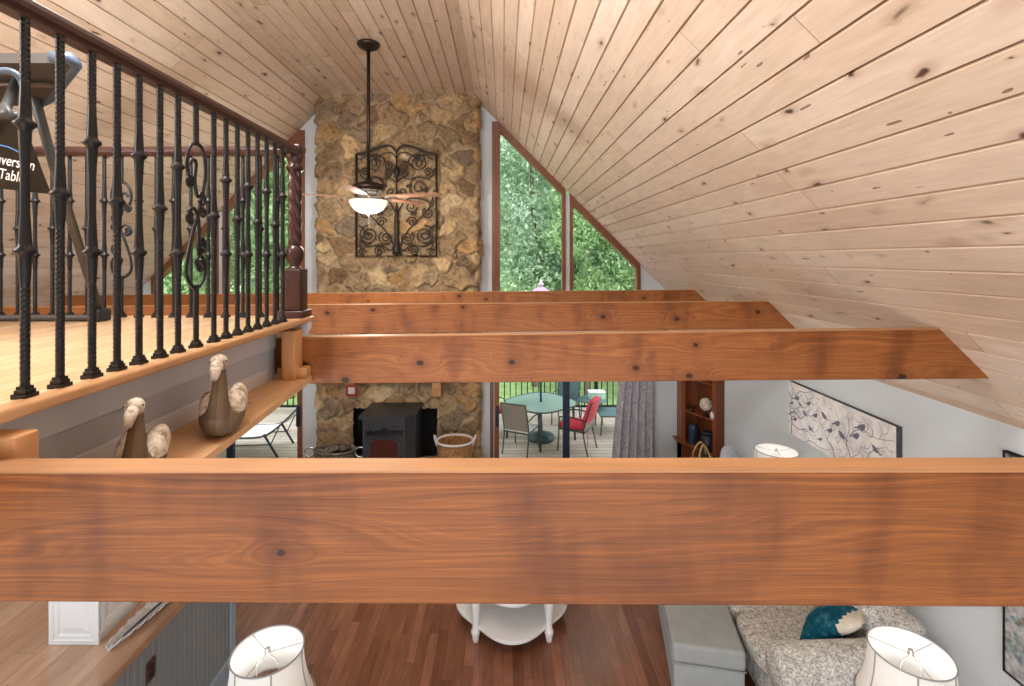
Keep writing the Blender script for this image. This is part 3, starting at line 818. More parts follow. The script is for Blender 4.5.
cp = MB(); cp.lathe([(.036, .87), (.05, .885), (.05, .9), (.036, .91), (.04, .93), (.05, .95), (.05, .985), (0, .985)], 20, (nx, ny, ZL)); cp.box((nx - .05, ny - .05, ZL + .985), (nx + .05, ny + .05, ZL + 1.03), bev=.012)
cp.build('newel_cap', M['rail'], r1, r1.location)

r2 = thing('loft_railing', 'second black iron baluster railing along the far edge of the loft, crossing behind', 'railing', (nx, YR, ZL), PI / 2)
far = ['single', 'double'] * 10
prot2 = {}
for i in range(1, 22):
    kd = 'scroll' if i in (10, 20) else ('double' if i % 2 else 'single')
    loc = (0, .1035 * i, 0)
    if kd in prot2: copy_baluster(prot2[kd], loc)
    else:
        src = prot[kd]; c = copy_tree(src, r2); c.location = loc; prot2[kd] = c
h2 = handrail((0, .05, HB), (0, 5.1, HB), r2, (0, 0, 0))

# the plank shelf with its two end posts
m = MB(); zs = ZE - .695
vs = []
m.prism([(-1.326, 1.155), (-1.0, 1.155), (-1.125, 2.945), (-1.326, 2.945)], zs - .03, zs, 2)
sh = tag(m.build('plank_shelf', M['plank'], None, (-1.19, 2.0, zs)), 'raw pine plank shelf bridging between two beams beside the loft wall', 'shelf')
for (xa, xb, ya, yb, lab, kz) in ((-1.24, -1.125, 1.152, 1.215, 'short pine bracket post at the left end of the plank shelf with a knot', 0), (-1.255, -1.18, 2.83, 2.945, 'short pine bracket post standing before the second beam at the far shelf end', 1)):
    t = thing('bracket_post', lab, 'post', ((xa + xb) / 2, (ya + yb) / 2, zs))
    p = MB(); p.box((xa, ya, zs), (xb, yb, ZE - .415), bev=.005); p.build('post', M['post'], t, t.location)
    q = MB(); q.box((xa - .04, ya + .04, zs), (xb + (.05 if kz else .0), yb, zs + .062), bev=.004); q.build('cross_block', M['post'], t, t.location)

# carved swans ----------------------------------------------------------------
def swan(label, x, y, h, rz):
    root = thing('carved_swan', label, 'figurine', (x, y, zs), rz)
    s = h / .32
    def blob(c, r, n=20, m_=14, squash=None):
        b = MB(); b.ball((0, 0, 0), 1, n, m_)
        out = []
        for p in b.v:
            q = Vector(p); ww = 1 + (.12 if squash else 0) * q.y
            out.append((c[0] + q.x * r[0] * ww, c[1] + q.y * r[1], max(c[2] + q.z * r[2], 0)))
        b.v = out; return b
    b = MB()
    # body: egg running backwards (+y), breast toward the viewer (-y), flat keel
    n, mm = 24, 18; vs = []; fs = []
    for i in range(mm + 1):
        t = i / mm; y_ = (-.125 + .31 * t)
        r = math.sin(PI * min(1, t * 1.02)) ** .6 if 0 < t < 1 else 0
        wx = .08 * r; hz = (.066 + .012 * math.sin(PI * t)) * r
        zc = .062 + .035 * t * t
        for j in range(n):
            q = 2 * PI * j / n
            vs.append((wx * math.cos(q) * s, y_ * s, max(0, zc + hz * math.sin(q)) * s))
    for i in range(mm):
        for j in range(n): fs.append((i * n + j, i * n + (j + 1) % n, (i + 1) * n + (j + 1) % n, (i + 1) * n + j))
    b.add(vs, fs, True); b.build('body', M['duckw'], root)
    for sx in (-1, 1):
        w_ = MB(); vs2 = []
        w_.ball((0, 0, 0), 1, 18, 12); out = []
        for p in w_.v:
            q = Vector(p); out.append(((sx * .042 + q.x * .042) * s, (.06 + q.y * .118) * s, (.105 + q.z * .06 + .02 * q.y) * s))
        w_.v = out; w_.build('wing', M['duckp'], root)
    nk = MB(); pts = [(0, -.055, .05), (0, -.068, .1), (0, -.05, .16), (0, -.035, .21), (0, -.04, .25), (0, -.055, .275)]
    P = catmull([tuple(c * s for c in p) for p in pts], 5); rs = []
    for i in range(len(P)):
        t = i / (len(P) - 1); rs.append((.034 * (1 - t) ** 2.2 + .0185 + .003 * t) * s)
    nk.tube(P, rs, 14); nk.build('neck', M['duckw'], root)
    hd = MB(); hd.ball((0, -.062 * s, .288 * s), (.031 * s, .045 * s, .032 * s), 16, 10); ho = hd.build('head', M['duckp'], root)
    bk = MB(); bk.tube([(0, -.095 * s, .285 * s), (0, -.125 * s, .268 * s), (0, -.152 * s, .245 * s)], [.021 * s, .019 * s, .012 * s], 10); bk.build('beak', M['duckp'], ho)
    ey = MB()
    for sx in (-1, 1): ey.ball((sx * .027 * s, -.078 * s, .296 * s), .004 * s, 8, 6)
    ey.build('eye', M['black'], ho)
swan('weathered carved wooden swan standing fully visible at the middle of the plank shelf', -1.115, 1.98, .325, .36)
swan('carved swan half hidden behind the nearest beam, only pale head and neck showing', -1.135, 1.56, .272, .42)

# ------------------------------------------------------------------ inversion table on the loft
def inversion_table():
    root = thing('inversion_table', 'black folding inversion table with padded board standing on the loft behind the balusters', 'exercise machine', (-2.4, 2.4, ZL))
    L_ = root.location
    fr = MB()
    apex = Vector((-2.36, 2.42, ZE + .98)); foot = Vector((-2.24, 2.84, ZL + .03)); 
    fr.tube([W(25, 62, 2.3), W(52, 160, 2.5), W(101, 316, 2.82)], .021, 8)
    fr.tube([W(-150, 62, 2.3), W(-175, 160, 2.5), W(-215, 316, 2.82)], .021, 8)
    fr.tube([W(25, 62, 2.3), W(-12, 150, 2.1), W(-110, 350, 1.93)], .021, 8)
    fr.tube([W(-150, 62, 2.3), W(-210, 150, 2.1), W(-330, 350, 1.93)], .021, 8)
    fr.tube([W(-215, 318, 2.80), W(101, 318, 2.80)], .019, 8)
    fr.tube([W(-330, 350, 1.93), W(-110, 350, 1.93)], .019, 8)
    fr.build('frame', M['frame_gr'], root, L_)
    for (a, b, d) in ((-215, 318, 2.82), (101, 318, 2.82), (-330, 350, 1.93), (-110, 350, 1.93)):
        c = MB(); p = W(a, b, d); c.rbox((p.x - .035, p.y - .06, ZL), (p.x + .035, p.y + .04, ZL + .07), .015, 2); c.build('foot_cap', M['black'], root, L_)
    # padded board: tilted slab with rounded outline
    A = W(74, 63, 2.15); B = W(44, 106, 2.42); Cc = W(-180, 106, 2.42); Dd = W(-180, 63, 2.15)
    ex = (B - Cc).normalized(); ey = (A - B); n_ = ex.cross(ey).normalized()
    if n_.z > 0: n_ = -n_
    ol = [Cc, B + ex * -.03, B + ex * 0 + ey * .12, A - ey * .12 + ex * .01, A - ex * .02 - ey * .02, A - ex * .1, Dd]
    pd = MB(); th = -n_ * .055
    k_ = len(ol); pd.add([tuple(p) for p in ol] + [tuple(p + th) for p in ol], [tuple(range(k_)), tuple(range(2 * k_ - 1, k_ - 1, -1))] + [(i, k_ + i, k_ + (i + 1) % k_, (i + 1) % k_) for i in range(k_)])
    pd.build('backrest_pad', M['pad'], root, L_)
    eb = MB(); eb.tube([p + th * .5 for p in ol[1:6]], .03, 8); eb.build('pad_edge', M['padblue'], root, L_)
    st = MB(); st.tube([W(-180, 84, 2.26) - th * .1, W(52, 84, 2.26) - th * .1], .012, 6); st.build('pad_strap', M['strap'], root, L_)
    hb = MB(); hb.tube(catmull([W(-40, 110, 2.0), W(-20, 80, 2.0), W(4, 71, 2.0), W(20, 78, 2.02), W(26, 100, 2.05), W(27, 116, 2.1)], 6), .014, 8); hb.build('hand_grip', M['padblue'], root, L_)
    rb = MB(); rb.tube([W(-30, 117, 2.1), W(26, 115, 2.14)], .016, 8); rb.tube([W(4, 104, 2.1), W(12, 118, 2.1)], .014, 8); rb.build('cross_bar', M['frame_gr'], root, L_)
    fl = MB(); q = [W(-70, 118, 2.12), W(20, 116, 2.14), W(50, 194, 2.5), W(30, 192, 2.42), W(-75, 180, 2.2)]
    n2 = (q[1] - q[0]).cross(q[4] - q[0]).normalized() * .008
    vs = [tuple(p) for p in q] + [tuple(p + n2) for p in q]
    fl.add(vs, [tuple(range(5)), tuple(range(9, 4, -1))] + [(i, 5 + i, 5 + (i + 1) % 5, (i + 1) % 5) for i in range(5)])
    fo = fl.build('logo_flap', M['canvasblk'], root, L_)
    ar = MB(); ar.tube(catmull([W(-45, 152, 2.02), W(-15, 146, 2.02), W(4, 146, 2.03), W(20, 153, 2.06), W(30, 161, 2.09)], 6), .003, 5); ar.build('blue_arc', M['blue'], fo, L_)
    for (txt, px, py, size) in (('Inversion', -8, 162.5, .06), ('Table', -2, 178, .06)):
        cu = bpy.data.curves.new('lettering', 'FONT'); cu.body = txt; cu.size = size; cu.extrude = .0005
        to = bpy.data.objects.new('tmp', cu); COL.objects.link(to); dg = bpy.context.evaluated_depsgraph_get()
        me = bpy.data.meshes.new_from_object(to.evaluated_get(dg)); bpy.data.objects.remove(to); me.materials.clear(); me.materials.append(M['txt'])
        o = bpy.data.objects.new('lettering', me); COL.objects.link(o); o.parent = fo
        o.location = W(px, py, 2.02) - L_; o.rotation_euler = (PI / 2, math.radians(11), 0); o.scale = (.78, 1, 1)
inversion_table()

# ------------------------------------------------------------------ ceiling fan
def ceiling_fan():
    d = F * EF / (VY - 43); x = px_x(368.5, d)
    P = lambda r, py: (r, ZE - (py - VY) / F * d)
    root = thing('ceiling_fan', 'dark bronze ceiling fan with lit white bowl hanging on a long rod before the chimney', 'ceiling fan', (x, d, ZE + EF))
    L_ = root.location
    c = MB(); c.lathe([(r, z) for r, z in [P(.0, 43), P(.125, 43.0), P(.14, 44), P(.135, 46), P(.11, 48), P(.06, 50), P(.035, 51), P(0, 51)]], 28, (x, d, 0)); c.build('canopy', M['bronze'], root, L_)
    c = MB(); c.lathe([P(0, 50), P(.022, 50), P(.022, 184), P(0, 184)], 12, (x, d, 0)); c.build('downrod', M['bronze'], root, L_)
    c = MB(); c.lathe([P(0, 178), P(.04, 178), P(.05, 181), P(.12, 183), P(.19, 185), P(.205, 187.5), P(.19, 190), P(.13, 192), P(.1, 196), P(0, 196)], 32, (x, d, 0)); mo = c.build('motor_housing', M['bronze'], root, L_)
    c = MB(); c.lathe([P(.17, 190.5), P(.165, 192.5), P(.12, 196), P(.1, 199), P(.18, 199.5), P(.2, 201), P(0, 201)], 32, (x, d, 0)); c.build('light_fitter', M['chrome'], root, L_)
    c = MB(); c.lathe([P(.225, 200.5), P(.228, 202), P(.21, 206), P(.165, 210), P(.1, 212.6), P(.04, 213.3), P(0, 213.4)], 32, (x, d, 0)); c.build('light_bowl', M['bowl'], root, L_)
    c = MB(); c.lathe([P(0, 213), P(.012, 213.3), P(.014, 215), P(0, 216)], 10, (x, d, 0)); c.tube([(x + .06, d - .2, P(0, 203)[1]), (x + .06, d - .2, P(0, 228)[1])], .0025, 4); c.build('pull_chain', M['chrome'], root, L_)
    zb = ZE - (197 - VY) / F * d
    for a in (-16, 56, 128, 200, 272):
        q = math.radians(a); Mt = Matrix.Translation((x, d, zb)) @ Matrix.Rotation(q, 4, 'Z') @ Matrix.Rotation(math.radians(-5), 4, 'X')
        b = MB(); ol = [(.27, -.065), (.5, -.078), (.85, -.085), (.92, -.075), (.955, -.04), (.955, .04), (.92, .075), (.85, .085), (.5, .078), (.27, .065)]
        b.prism(ol, -.006, .006, 2, Mt); bo = b.build('blade', M['fanblade'], root, L_)
        i_ = MB(); i_.prism([(.1, -.02), (.2, -.018), (.27, -.05), (.36, -.03), (.38, 0), (.36, .03), (.27, .05), (.2, .018), (.1, .02)], -.014, -.006, 2, Mt); i_.build('blade_iron', M['chrome'], bo, L_)
    lp = bpy.data.lights.new('fan_bulb', 'POINT'); lp.energy = 50; lp.color = (1, .96, .9); lp.shadow_soft_size = .08
    lo = bpy.data.objects.new('fan_bulb', lp); COL.objects.link(lo); lo.location = (x, d, ZE - (222 - VY) / F * d)
ceiling_fan()

# ------------------------------------------------------------------ stove, baskets, small frame
def stove():
    x0, x1, yf, yb = -2.06, -1.28, 7.2, 7.93
    zt = ZE - (417 - VY) / F * yf; z0 = .22
    root = thing('pellet_stove', 'charcoal freestanding stove with arched glass door set before the black firebox', 'stove', ((x0 + x1) / 2, (yf + yb) / 2, z0))
    L_ = root.location
    b = MB(); ch = .14
    b.prism([(x0 + .04, yf + .02), (x1 - ch, yf + .02), (x1 - .01, yf + ch), (x1 - .01, yb), (x0 + .01, yb), (x0 + .01, yf + .1)], z0 + .08, zt - .03, 2); b.build('body', M['stove'], root, L_)
    t = MB(); t.prism([(x0 - .02, yf), (x1 - ch + .01, yf - .02), (x1 + .01, yf + ch - .02), (x1 + .015, yb), (x0 - .015, yb), (x0 - .03, yf + .04)], zt - .04, zt, 2); t.build('top_plate', M['stove'], root, L_)
    bs = MB(); bs.box((x0 + .05, yf + .08, z0), (x1 - .05, yb - .03, z0 + .08), bev=.01); bs.build('base', M['stoveblk'], root, L_)
    xc = px_x(384.5, yf); 
    ol = [(-.24, z0 + .15), (.24, z0 + .15), (.24, .74)] + [(.24 * math.cos(a), .74 + .075 * math.sin(a)) for a in [PI * i / 10 for i in range(1, 10)]] + [(-.24, .74)]
    dr = MB(); dr.prism([(xc + a, z) for a, z in ol], yf - .03, yf + .02, 1); do = dr.build('door', M['stove'], root, L_)
    gl = MB(); gl.prism([(xc + a * .82, z0 + .2 + (z - z0 - .15) * .86) for a, z in ol], yf - .035, yf - .028, 1); gl.build('door_glass', M['fire'], do, L_)
    hd = MB(); hd.tube([(xc + .22, yf - .03, .55), (xc + .22, yf - .08, .55), (xc + .22, yf - .08, .42)], .01, 8); hd.build('door_handle', M['stoveblk'], do, L_)
    sc = MB()                                        # dark scenic plate above the door: hills, a tree line and a roof
    zp = ZE - (433 - VY) / F * yf
    rnd = random.Random(3); up = []
    for i in range(31):
        t_ = -.27 + .54 * i / 30; up.append((xc + t_ * .98, zp + .022 + rnd.uniform(-.012, .02) + (.05 if 14 <= i <= 16 else 0)))
    sc.prism([(xc - .27, zp - .035), (xc + .26, zp - .03)] + up[::-1], yf - .012, yf + .022, 1)
    for i in range(5): sc.ball((xc + .12 + .02 * i, yf - .004, zp + .085 + .008 * (i % 2)), (.014, .006, .006), 6, 4)
    sc.build('scenic_plate', M['stoveblk'], root, L_)
stove()

def basket(name, label, px, py, d, rx, ry, h, mat, tilt=0, handles='rope', flare=1.12):
    c = W(px, py, d); z0 = .22; h = c.z - z0
    root = thing(name, label, 'basket', (c.x, d, z0))
    b = MB(); prof = [(0, .01), (.82, 0), (.86, .02)]
    k = 9
    for i in range(k + 1):
        t = i / k; prof.append((.86 + .14 * t + (.012 if i % 2 else 0), .02 + (h - .02) * t))
    prof += [(1.03, h), (1.03, h + .012), (.95, h + .012), (.93, h - .02), (.8, .04), (0, .04)]
    b.lathe([(r, z) for r, z in prof], 40, (0, 0, 0), True, None, None, rx, ry)
    b.build('body', mat, root)
    rm = MB(); rm.tube([(rx * 1.0 * math.cos(a), ry * 1.0 * math.sin(a), h + .01) for a in [2 * PI * i / 40 for i in range(40)]], .016, 8, closed=True)
    rm.build('rim', M['rope'] if handles == 'rope' else mat, root)
    for sx in (-1, 1):
        hd = MB()
        if handles == 'rope': pts = [(sx * rx * .98, -.06, h - .05), (sx * rx * 1.1, -.05, h + .05), (sx * rx * 1.15, 0, h + .08), (sx * rx * 1.1, .05, h + .05), (sx * rx * .98, .06, h - .05)]
        else: pts = [(sx * rx * 1.0 + sx * .075 * (1 - math.cos(a)) , .0, h - .03 + .07 * math.sin(a)) for a in [2 * PI * i / 12 for i in range(13)]]
        hd.tube(catmull(pts, 4), .012, 8); hd.build('handle', M['rope'] if handles == 'rope' else M['chrome'], root)
    return root
basket('wicker_basket', 'round tan basket with white rope rim and handles right of the stove', 455, 441, 7.5, .27, .24, .4, M['wicker'])
bb = basket('wicker_basket', 'low wide dark basket with ring handles left of the stove', 335, 450, 7.35, .30, .2, .3, M['darkwicker'], 0, 'ring')
fill = MB(); rr = random.Random(9)
for i in range(26):
    a = rr.uniform(0, 2 * PI); q = rr.uniform(0, .85); fill.ball((.28 * q * math.cos(a), .18 * q * math.sin(a), .33 + .06 * (1 - q)), (.05, .04, .035), 8, 6)
fill.build('pinecone_heap', M['darkwicker'], bb)['kind'] = 'stuff'
p = W(351, 391, 7.66); m = MB(); rf = thing('small_frame', 'small red framed print leaning on the left mantel corbel', 'picture frame', (p.x, 7.69, p.z))
m.box((-.085, -.012, -.085), (.085, .012, .085), bev=.006); m.build('frame', M['redframe'], rf)
m = MB(); m.box((-.05, -.0135, -.05), (.05, -.011, .05)); m.build('print', M['paper'], rf)

# ------------------------------------------------------------------ curtain
def curtain():
    x0, x1 = px_x(625, 8.05), px_x(656, 8.05)
    root = thing('curtain_panel', 'grey woven curtain hanging in folds at the right of the patio door', 'curtain', ((x0 + x1) / 2, 8.08, HEAD + .1))
    vs = []; fs = []; nu, nz = 120, 24
    for j in range(nz + 1):
        t = j / nz; z = .02 + (HEAD + .05) * t
        for i in range(nu + 1):
            u = i / nu; xx = x0 - .21 * (1 - t) + (x1 - x0 + .21 * (1 - t)) * u
            vs.append((xx, 8.1 + .06 * math.sin(u * 2 * PI * 5.2 + .5 * math.sin(t * 3)) * (1 - .25 * t), z))
    for j in range(nz):
        for i in range(nu): a = j * (nu + 1) + i; fs.append((a, a + 1, a + nu + 2, a + nu + 1))
    c = MB(); c.add(vs, fs, True); o = c.build('drape', M['curtain'], root, root.location, fix=False)
    sol = o.modifiers.new('thick', 'SOLIDIFY'); sol.thickness = .006
    r = MB(); r.tube([(x0 - 2.2, 8.08, HEAD + .1), (x1 + .15, 8.08, HEAD + .1)], .014, 8); r.ball((x1 + .17, 8.08, HEAD + .1), .03, 10, 8); r.build('rod', M['bronze'], root, root.location)
    for xx in (x0 - 1.9, x1 + .1):
        q = MB(); q.box((xx - .012, 8.07, HEAD + .08), (xx + .012, D + .005, HEAD + .12)); q.build('rod_bracket', M['bronze'], root, root.location)
curtain()

# ------------------------------------------------------------------ corner cabinet and what stands on it
def corner_cabinet():
    A = Vector((2.87, 8.05, 0)); B = Vector((3.175, 7.45, 0)); K = Vector((XR - .006, D - .006, 0))
    root = thing('corner_cabinet', 'tall cherry corner cabinet with open shelves between patio door and right wall', 'cabinet', (3.0, 7.85, 0))
    L_ = root.location
    t = (B - A).normalized(); nrm = Vector((-t.y, t.x, 0)); nrm = -nrm if nrm.y > 0 else nrm       # toward the room
    bl = Vector((A.x + .0, K.y)); br = Vector((K.x, B.y - .1))
    H = 2.12
    def poly(z0, z1, inset=0., fr=0.):
        a = A + nrm * fr; b = B + nrm * fr
        return [(a.x + inset, a.y), (b.x, b.y), (K.x, b.y - .09 if not inset else b.y), (K.x, K.y), (a.x + inset, K.y)]
    back = MB()
    back.box((A.x, K.y - .015, 0), (K.x, K.y, H)); back.box((K.x - .015, B.y - .1, 0), (K.x, K.y, H)); back.build('back_panel', M['cab'], root, L_)
    for (p0, p1, w) in ((A, A + t * .07, 0), (B - t * .07, B, 0)):
        s = MB(); q = [p0, p1, p1 - nrm * .03, p0 - nrm * .03]; s.prism([(v.x, v.y) for v in q], .47, H, 2); s.build('stile', M['cab'], root, L_)
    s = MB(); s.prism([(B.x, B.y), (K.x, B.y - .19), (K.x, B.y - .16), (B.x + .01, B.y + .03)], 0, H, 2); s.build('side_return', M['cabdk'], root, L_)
    s = MB(); s.prism([(A.x, A.y), (A.x + .02, A.y), (A.x + .02, K.y), (A.x, K.y)], 0, H, 2); s.build('side_panel', M['cab'], root, L_)
    for z in (.97, 1.5, H - .03):
        s = MB(); s.prism(poly(0, 0, .01, -.004), z - .022, z, 2); s.build('shelf', M['cab'], root, L_)
    s = MB(); s.prism(poly(0, 0, -.03, .05), .445, .475, 2); s.build('ledge', M['cab'], root, L_)
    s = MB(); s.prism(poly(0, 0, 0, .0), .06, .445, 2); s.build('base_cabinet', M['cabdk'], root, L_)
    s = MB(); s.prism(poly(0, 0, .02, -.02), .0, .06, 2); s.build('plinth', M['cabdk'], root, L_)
    return root
corner_cabinet()
def on(px, d, z): return Vector(((px - VX) / F * d, d, z))
p = on(706, 7.67, .97); t = thing('woven_orb', 'pale woven ball on a small stand on the upper cabinet shelf', 'ornament', p)
m = MB(); m.ball((0, 0, .185), .097, 20, 14); m.build('ball', M['orb'], t); m = MB(); m.lathe([(0, 0), (.06, 0), (.05, .015), (.015, .03), (.012, .08), (.03, .095), (0, .1)], 16); m.build('stand', M['bronze'], t)
p = on(691.5, 7.92, .97); t = thing('driftwood_figure', 'small brown spiky ornament at the left of the upper cabinet shelf', 'ornament', p)
rr = random.Random(4); m = MB()
for i in range(9):
    a = rr.uniform(0, 6.28); m.tube([(0, 0, .05), (.05 * math.cos(a), .05 * math.sin(a), rr.uniform(.02, .13))], [.018, .006], 6)
m.build('twigs', M['bronze'], t); m = MB(); m.lathe([(0, 0), (.045, 0), (.03, .03), (.02, .06), (0, .07)], 12); m.build('foot', M['bronze'], t)
p = on(713, 7.53, .97); t = MB(); t.lathe([(0, 0), (.03, 0), (.042, .03), (.045, .07), (.03, .11), (.018, .125), (0, .125)], 16); tag(t.build('bud_vase', M['white']), 'small white bud vase at the right end of the upper cabinet shelf', 'vase').location = p
p = on(693.5, 7.9, .475); t = MB(); t.lathe([(0, 0), (.066, 0), (.07, .015), (.07, .25), (.062, .285), (.035, .31), (0, .317)], 24); tag(t.build('jar', M['navy']), 'slim glossy navy jar with rounded top on the cabinet ledge', 'jar').location = p
p = on(708, 7.59, .475); t = thing('canister', 'wide dark navy canister on the cabinet ledge right of the slim jar', 'canister', p)
m = MB(); m.lathe([(0, 0), (.085, 0), (.09, .01), (.09, .25), (0, .25)], 28); m.build('body', M['navydk'], t); m = MB(); m.lathe([(0, .25), (.093, .25), (.093, .285), (.086, .295), (0, .298)], 28); m.build('lid', M['navydk'], t)
p = on(703, 7.12, 0); t = thing('tote_basket', 'tall tan basket with strap handles standing before the corner cabinet', 'basket', p)
m = MB(); m.lathe([(0, 0), (.16, 0), (.17, .02), (.2, .5), (.19, .5), (.15, .03), (0, .03)], 28); m.build('body', M['wicker'], t)
m = MB()
for s in (-1, 1): m.tube(catmull([(-.1, s * .12, .45), (-.09, s * .1, .62), (-.02, s * .05, .76), (.05, s * .06, .66), (.1, s * .12, .45)], 6), .012, 6)
m.build('strap', M['tan'], t); m = MB(); m.ball((.03, 0, .5), (.13, .13, .1), 12, 8); m.build('green_contents', M['leafdk'], t)

# ------------------------------------------------------------------ wall art on the right wall
def bird_painting():
    y1, y0 = 5.54, 4.03; zt, zb = ZE - 1.362, ZE - 1.93; xf = XR - .055
    root = thing('bird_wall_art', 'wide pale canvas of grey birds on bare branches on the right wall', 'painting', (XR, (y0 + y1) / 2, zb))
    L_ = root.location
    m = MB(); m.box((xf, y0, zb), (xf + .004, y1, zt)); co = m.build('canvas', M['canvas'], root, L_)
    e_ = MB(); e_.box((xf + .004, y0 - .0005, zb - .0005), (XR - .001, y1, zt)); e_.build('canvas_edge', M['canvasdk'], root, L_)
    rr = random.Random(21)
    def strip(pts, w0, w1, name, mat):
        P = catmull([(a, 0, b) for a, b in pts], 7); b = MB(); n = len(P); vs = []; fs = []
        for i, p_ in enumerate(P):
            q = P[min(i + 1, n - 1)] - P[max(i - 1, 0)]; q.normalize(); s = Vector((-q.z, 0, q.x)); w = (w0 + (w1 - w0) * i / (n - 1)) / 2 * .85
            for sg in (1, -1):
                v = p_ + s * w * sg; vs.append((xf - .0015, y1 - min(max(v.x, .003), y1 - y0 - .003), zb + min(max(v.z, .003), zt - zb - .003)))
        for i in range(n - 1): fs.append((2 * i, 2 * i + 1, 2 * i + 3, 2 * i + 2))
        b.add(vs, fs); return b.build(name, mat, co, L_, fix=False)
    W_, H_ = y1 - y0, zt - zb
    br = [([(0, .2), (.12, .26), (.22, .22), (.34, .3), (.5, .27)], .02, .006), ([(0, .44), (.1, .4), (.2, .5), (.3, .52), (.42, .56)], .016, .005), ([(.05, 0), (.06, .15), (.03, .3), (.08, .45), (.05, .56)], .02, .006),
          ([(.1, .26), (.2, .34), (.3, .36), (.42, .46)], .012, .004), ([(.08, .12), (.2, .1), (.32, .14), (.45, .08)], .013, .005), ([(.0, .1), (.08, .2), (.16, .2), (.24, .28)], .012, .004),
          ([(.78, 0), (.74, .1), (.66, .16), (.6, .25), (.5, .3)], .016, .005), ([(.95, 0), (.98, .12), (.93, .24), (.97, .36), (.95, .5)], .018, .006), ([(.97, .3), (1.05, .38), (1.16, .42), (1.3, .4), (1.5, .45)], .012, .004),
          ([(.94, .2), (.84, .3), (.82, .42), (.76, .52)], .011, .004), ([(1.2, 0), (1.18, .15), (1.26, .28), (1.4, .36)], .013, .004), ([(.66, .16), (.72, .3), (.68, .42)], .009, .003), ([(1.0, .12), (1.1, .2), (1.12, .3)], .009, .003), ([(.3, .0), (.4, .05), (.55, .04), (.68, .06)], .01, .004)]
    for pts, a, b in br: strip(pts, a, b, 'branch', M['branch'])
    for _ in range(80):
        a, b = rr.uniform(.02, 1.5), rr.uniform(.03, .52); q = rr.uniform(-.6, 2.2); L2 = rr.uniform(.06, .16)
        strip([(a, b), (a + L2 * .5 * math.cos(q), b + L2 * .5 * math.sin(q)), (a + L2 * math.cos(q + .5), b + L2 * math.sin(q + .5))], .0075, .003, 'twig', M['branch'])
    def bird(cx, cz, s, fl):
        o = [(-1.5, -.35), (-.8, -.1), (-.5, .3), (0, .5), (.45, .75), (.8, .8), (1.0, .62), (1.25, .5), (.98, .42), (.85, 0), (.5, -.4), (0, -.5), (-.6, -.35), (-1.5, -.6)]
        b = MB(); vs = [(xf - .002, y1 - (cx + fl * x * s), zb + cz + z * s) for x, z in o]
        b.add(vs, [tuple(range(len(o)))]); b.build('bird', M['bird'], co, L_, fix=False)
    for (cx, cz, s, fl) in ((.16, .42, .04, 1), (.22, .37, .03, -1), (.36, .42, .035, 1), (.3, .3, .035, -1), (.47, .33, .04, 1), (.12, .18, .035, 1), (.62, .37, .045, -1), (.7, .26, .04, 1), (.8, .36, .045, 1), (.88, .27, .05, -1), (1.05, .33, .05, 1), (1.12, .43, .055, 1), (.55, .12, .03, 1), (.4, .17, .035, -1), (1.3, .3, .045, -1), (1.28, .14, .05, 1), (.06, .34, .03, 1)):
        bird(cx, cz, s, fl)
bird_painting()
m = MB(); y1 = 3.19; zt, zb = ZE - 1.225, ZE - 2.63
tt = thing('abstract_wall_art', 'tall mottled grey and blue canvas at the right edge of the picture', 'painting', (XR, y1 - .55, zb))
m.box((XR - .028, y1 - 1.1, zb), (XR - .001, y1, zt)); m.build('canvas', M['canvas2'], tt, tt.location)
m = MB()
for (a, b) in (((y1 - .012, zb), (y1, zt)), ((y1 - 1.1, zb), (y1 - 1.088, zt)), ((y1 - 1.1, zb), (y1, zb + .012)), ((y1 - 1.1, zt - .012), (y1, zt))): m.box((XR - .034, a[0], a[1]), (XR - .0, b[0], b[1]))
m.build('frame', M['black'], tt, tt.location)

# ------------------------------------------------------------------ living room furniture
def loveseat():
    x0, x1, y0, y1 = 1.93, 2.98, 3.37, 5.0
    root = thing('loveseat', 'grey tweed upholstered loveseat against the right wall below the nearest beam', 'sofa', ((x0 + x1) / 2, (y0 + y1) / 2, 0))
    L_ = root.location
    b = MB(); b.rbox((x0 + .03, y0 + .05, .07), (x1, y1 - .05, .3), .03); b.build('base', M['tweed'], root, L_)
    mid = (y0 + y1) / 2
    for (a, c) in ((y0 + .3, mid), (mid, y1 - .3)):
        s = MB(); s.cushion((x0 - .01, a + .004, .3), (x1 - .26, c - .004, .46), .02, 12); s.build('seat_cushion', M['tweed'], root, L_)
        s = MB(); Mt = Matrix.Translation((x1 - .28, 0, .42)) @ Matrix.Rotation(math.radians(12), 4, 'Y')
        s.cushion((-.09, a + .01, 0), (.1, c - .01, .46), .04, 12, mat=Mt); s.build('back_cushion', M['tweed'], root, L_)
    s = MB(); s.rbox((x1 - .2, y0 + .1, .28), (x1, y1 - .1, .84), .07); s.build('backrest', M['tweed'], root, L_)
    for (a, c) in ((y0, y0 + .3), (y1 - .3, y1)):
        s = MB(); s.rbox((x0, a + .02, .07), (x1 - .06, c - .02, .5), .05); s.tube([(x0 - .02, (a + c) / 2, .5), (x0 + .02, (a + c) / 2, .5), (x1 - .4, (a + c) / 2, .52), (x1 - .08, (a + c) / 2, .56)], [.13, .165, .165, .165], 20)
        s.build('arm', M['tweed'], root, L_)
    for xx in (x0 + .1, x1 - .1):
        for yy in (y0 + .12, y1 - .12):
            s = MB(); s.lathe([(0, 0), (.022, 0), (.03, .07), (0, .075)], 12, (xx, yy, 0)); s.build('foot', M['bronze'], root, L_)
loveseat()
t = thing('throw_pillow', 'teal patterned pillow with cream corner propped on the tweed loveseat', 'pillow', (2.56, 3.87, .40))
Mt = Matrix.Translation((0, 0, .2)) @ Matrix.Rotation(math.radians(-48), 4, 'Z') @ Matrix.Rotation(math.radians(52), 4, 'Y') @ Matrix.Rotation(math.radians(-12), 4, 'X')
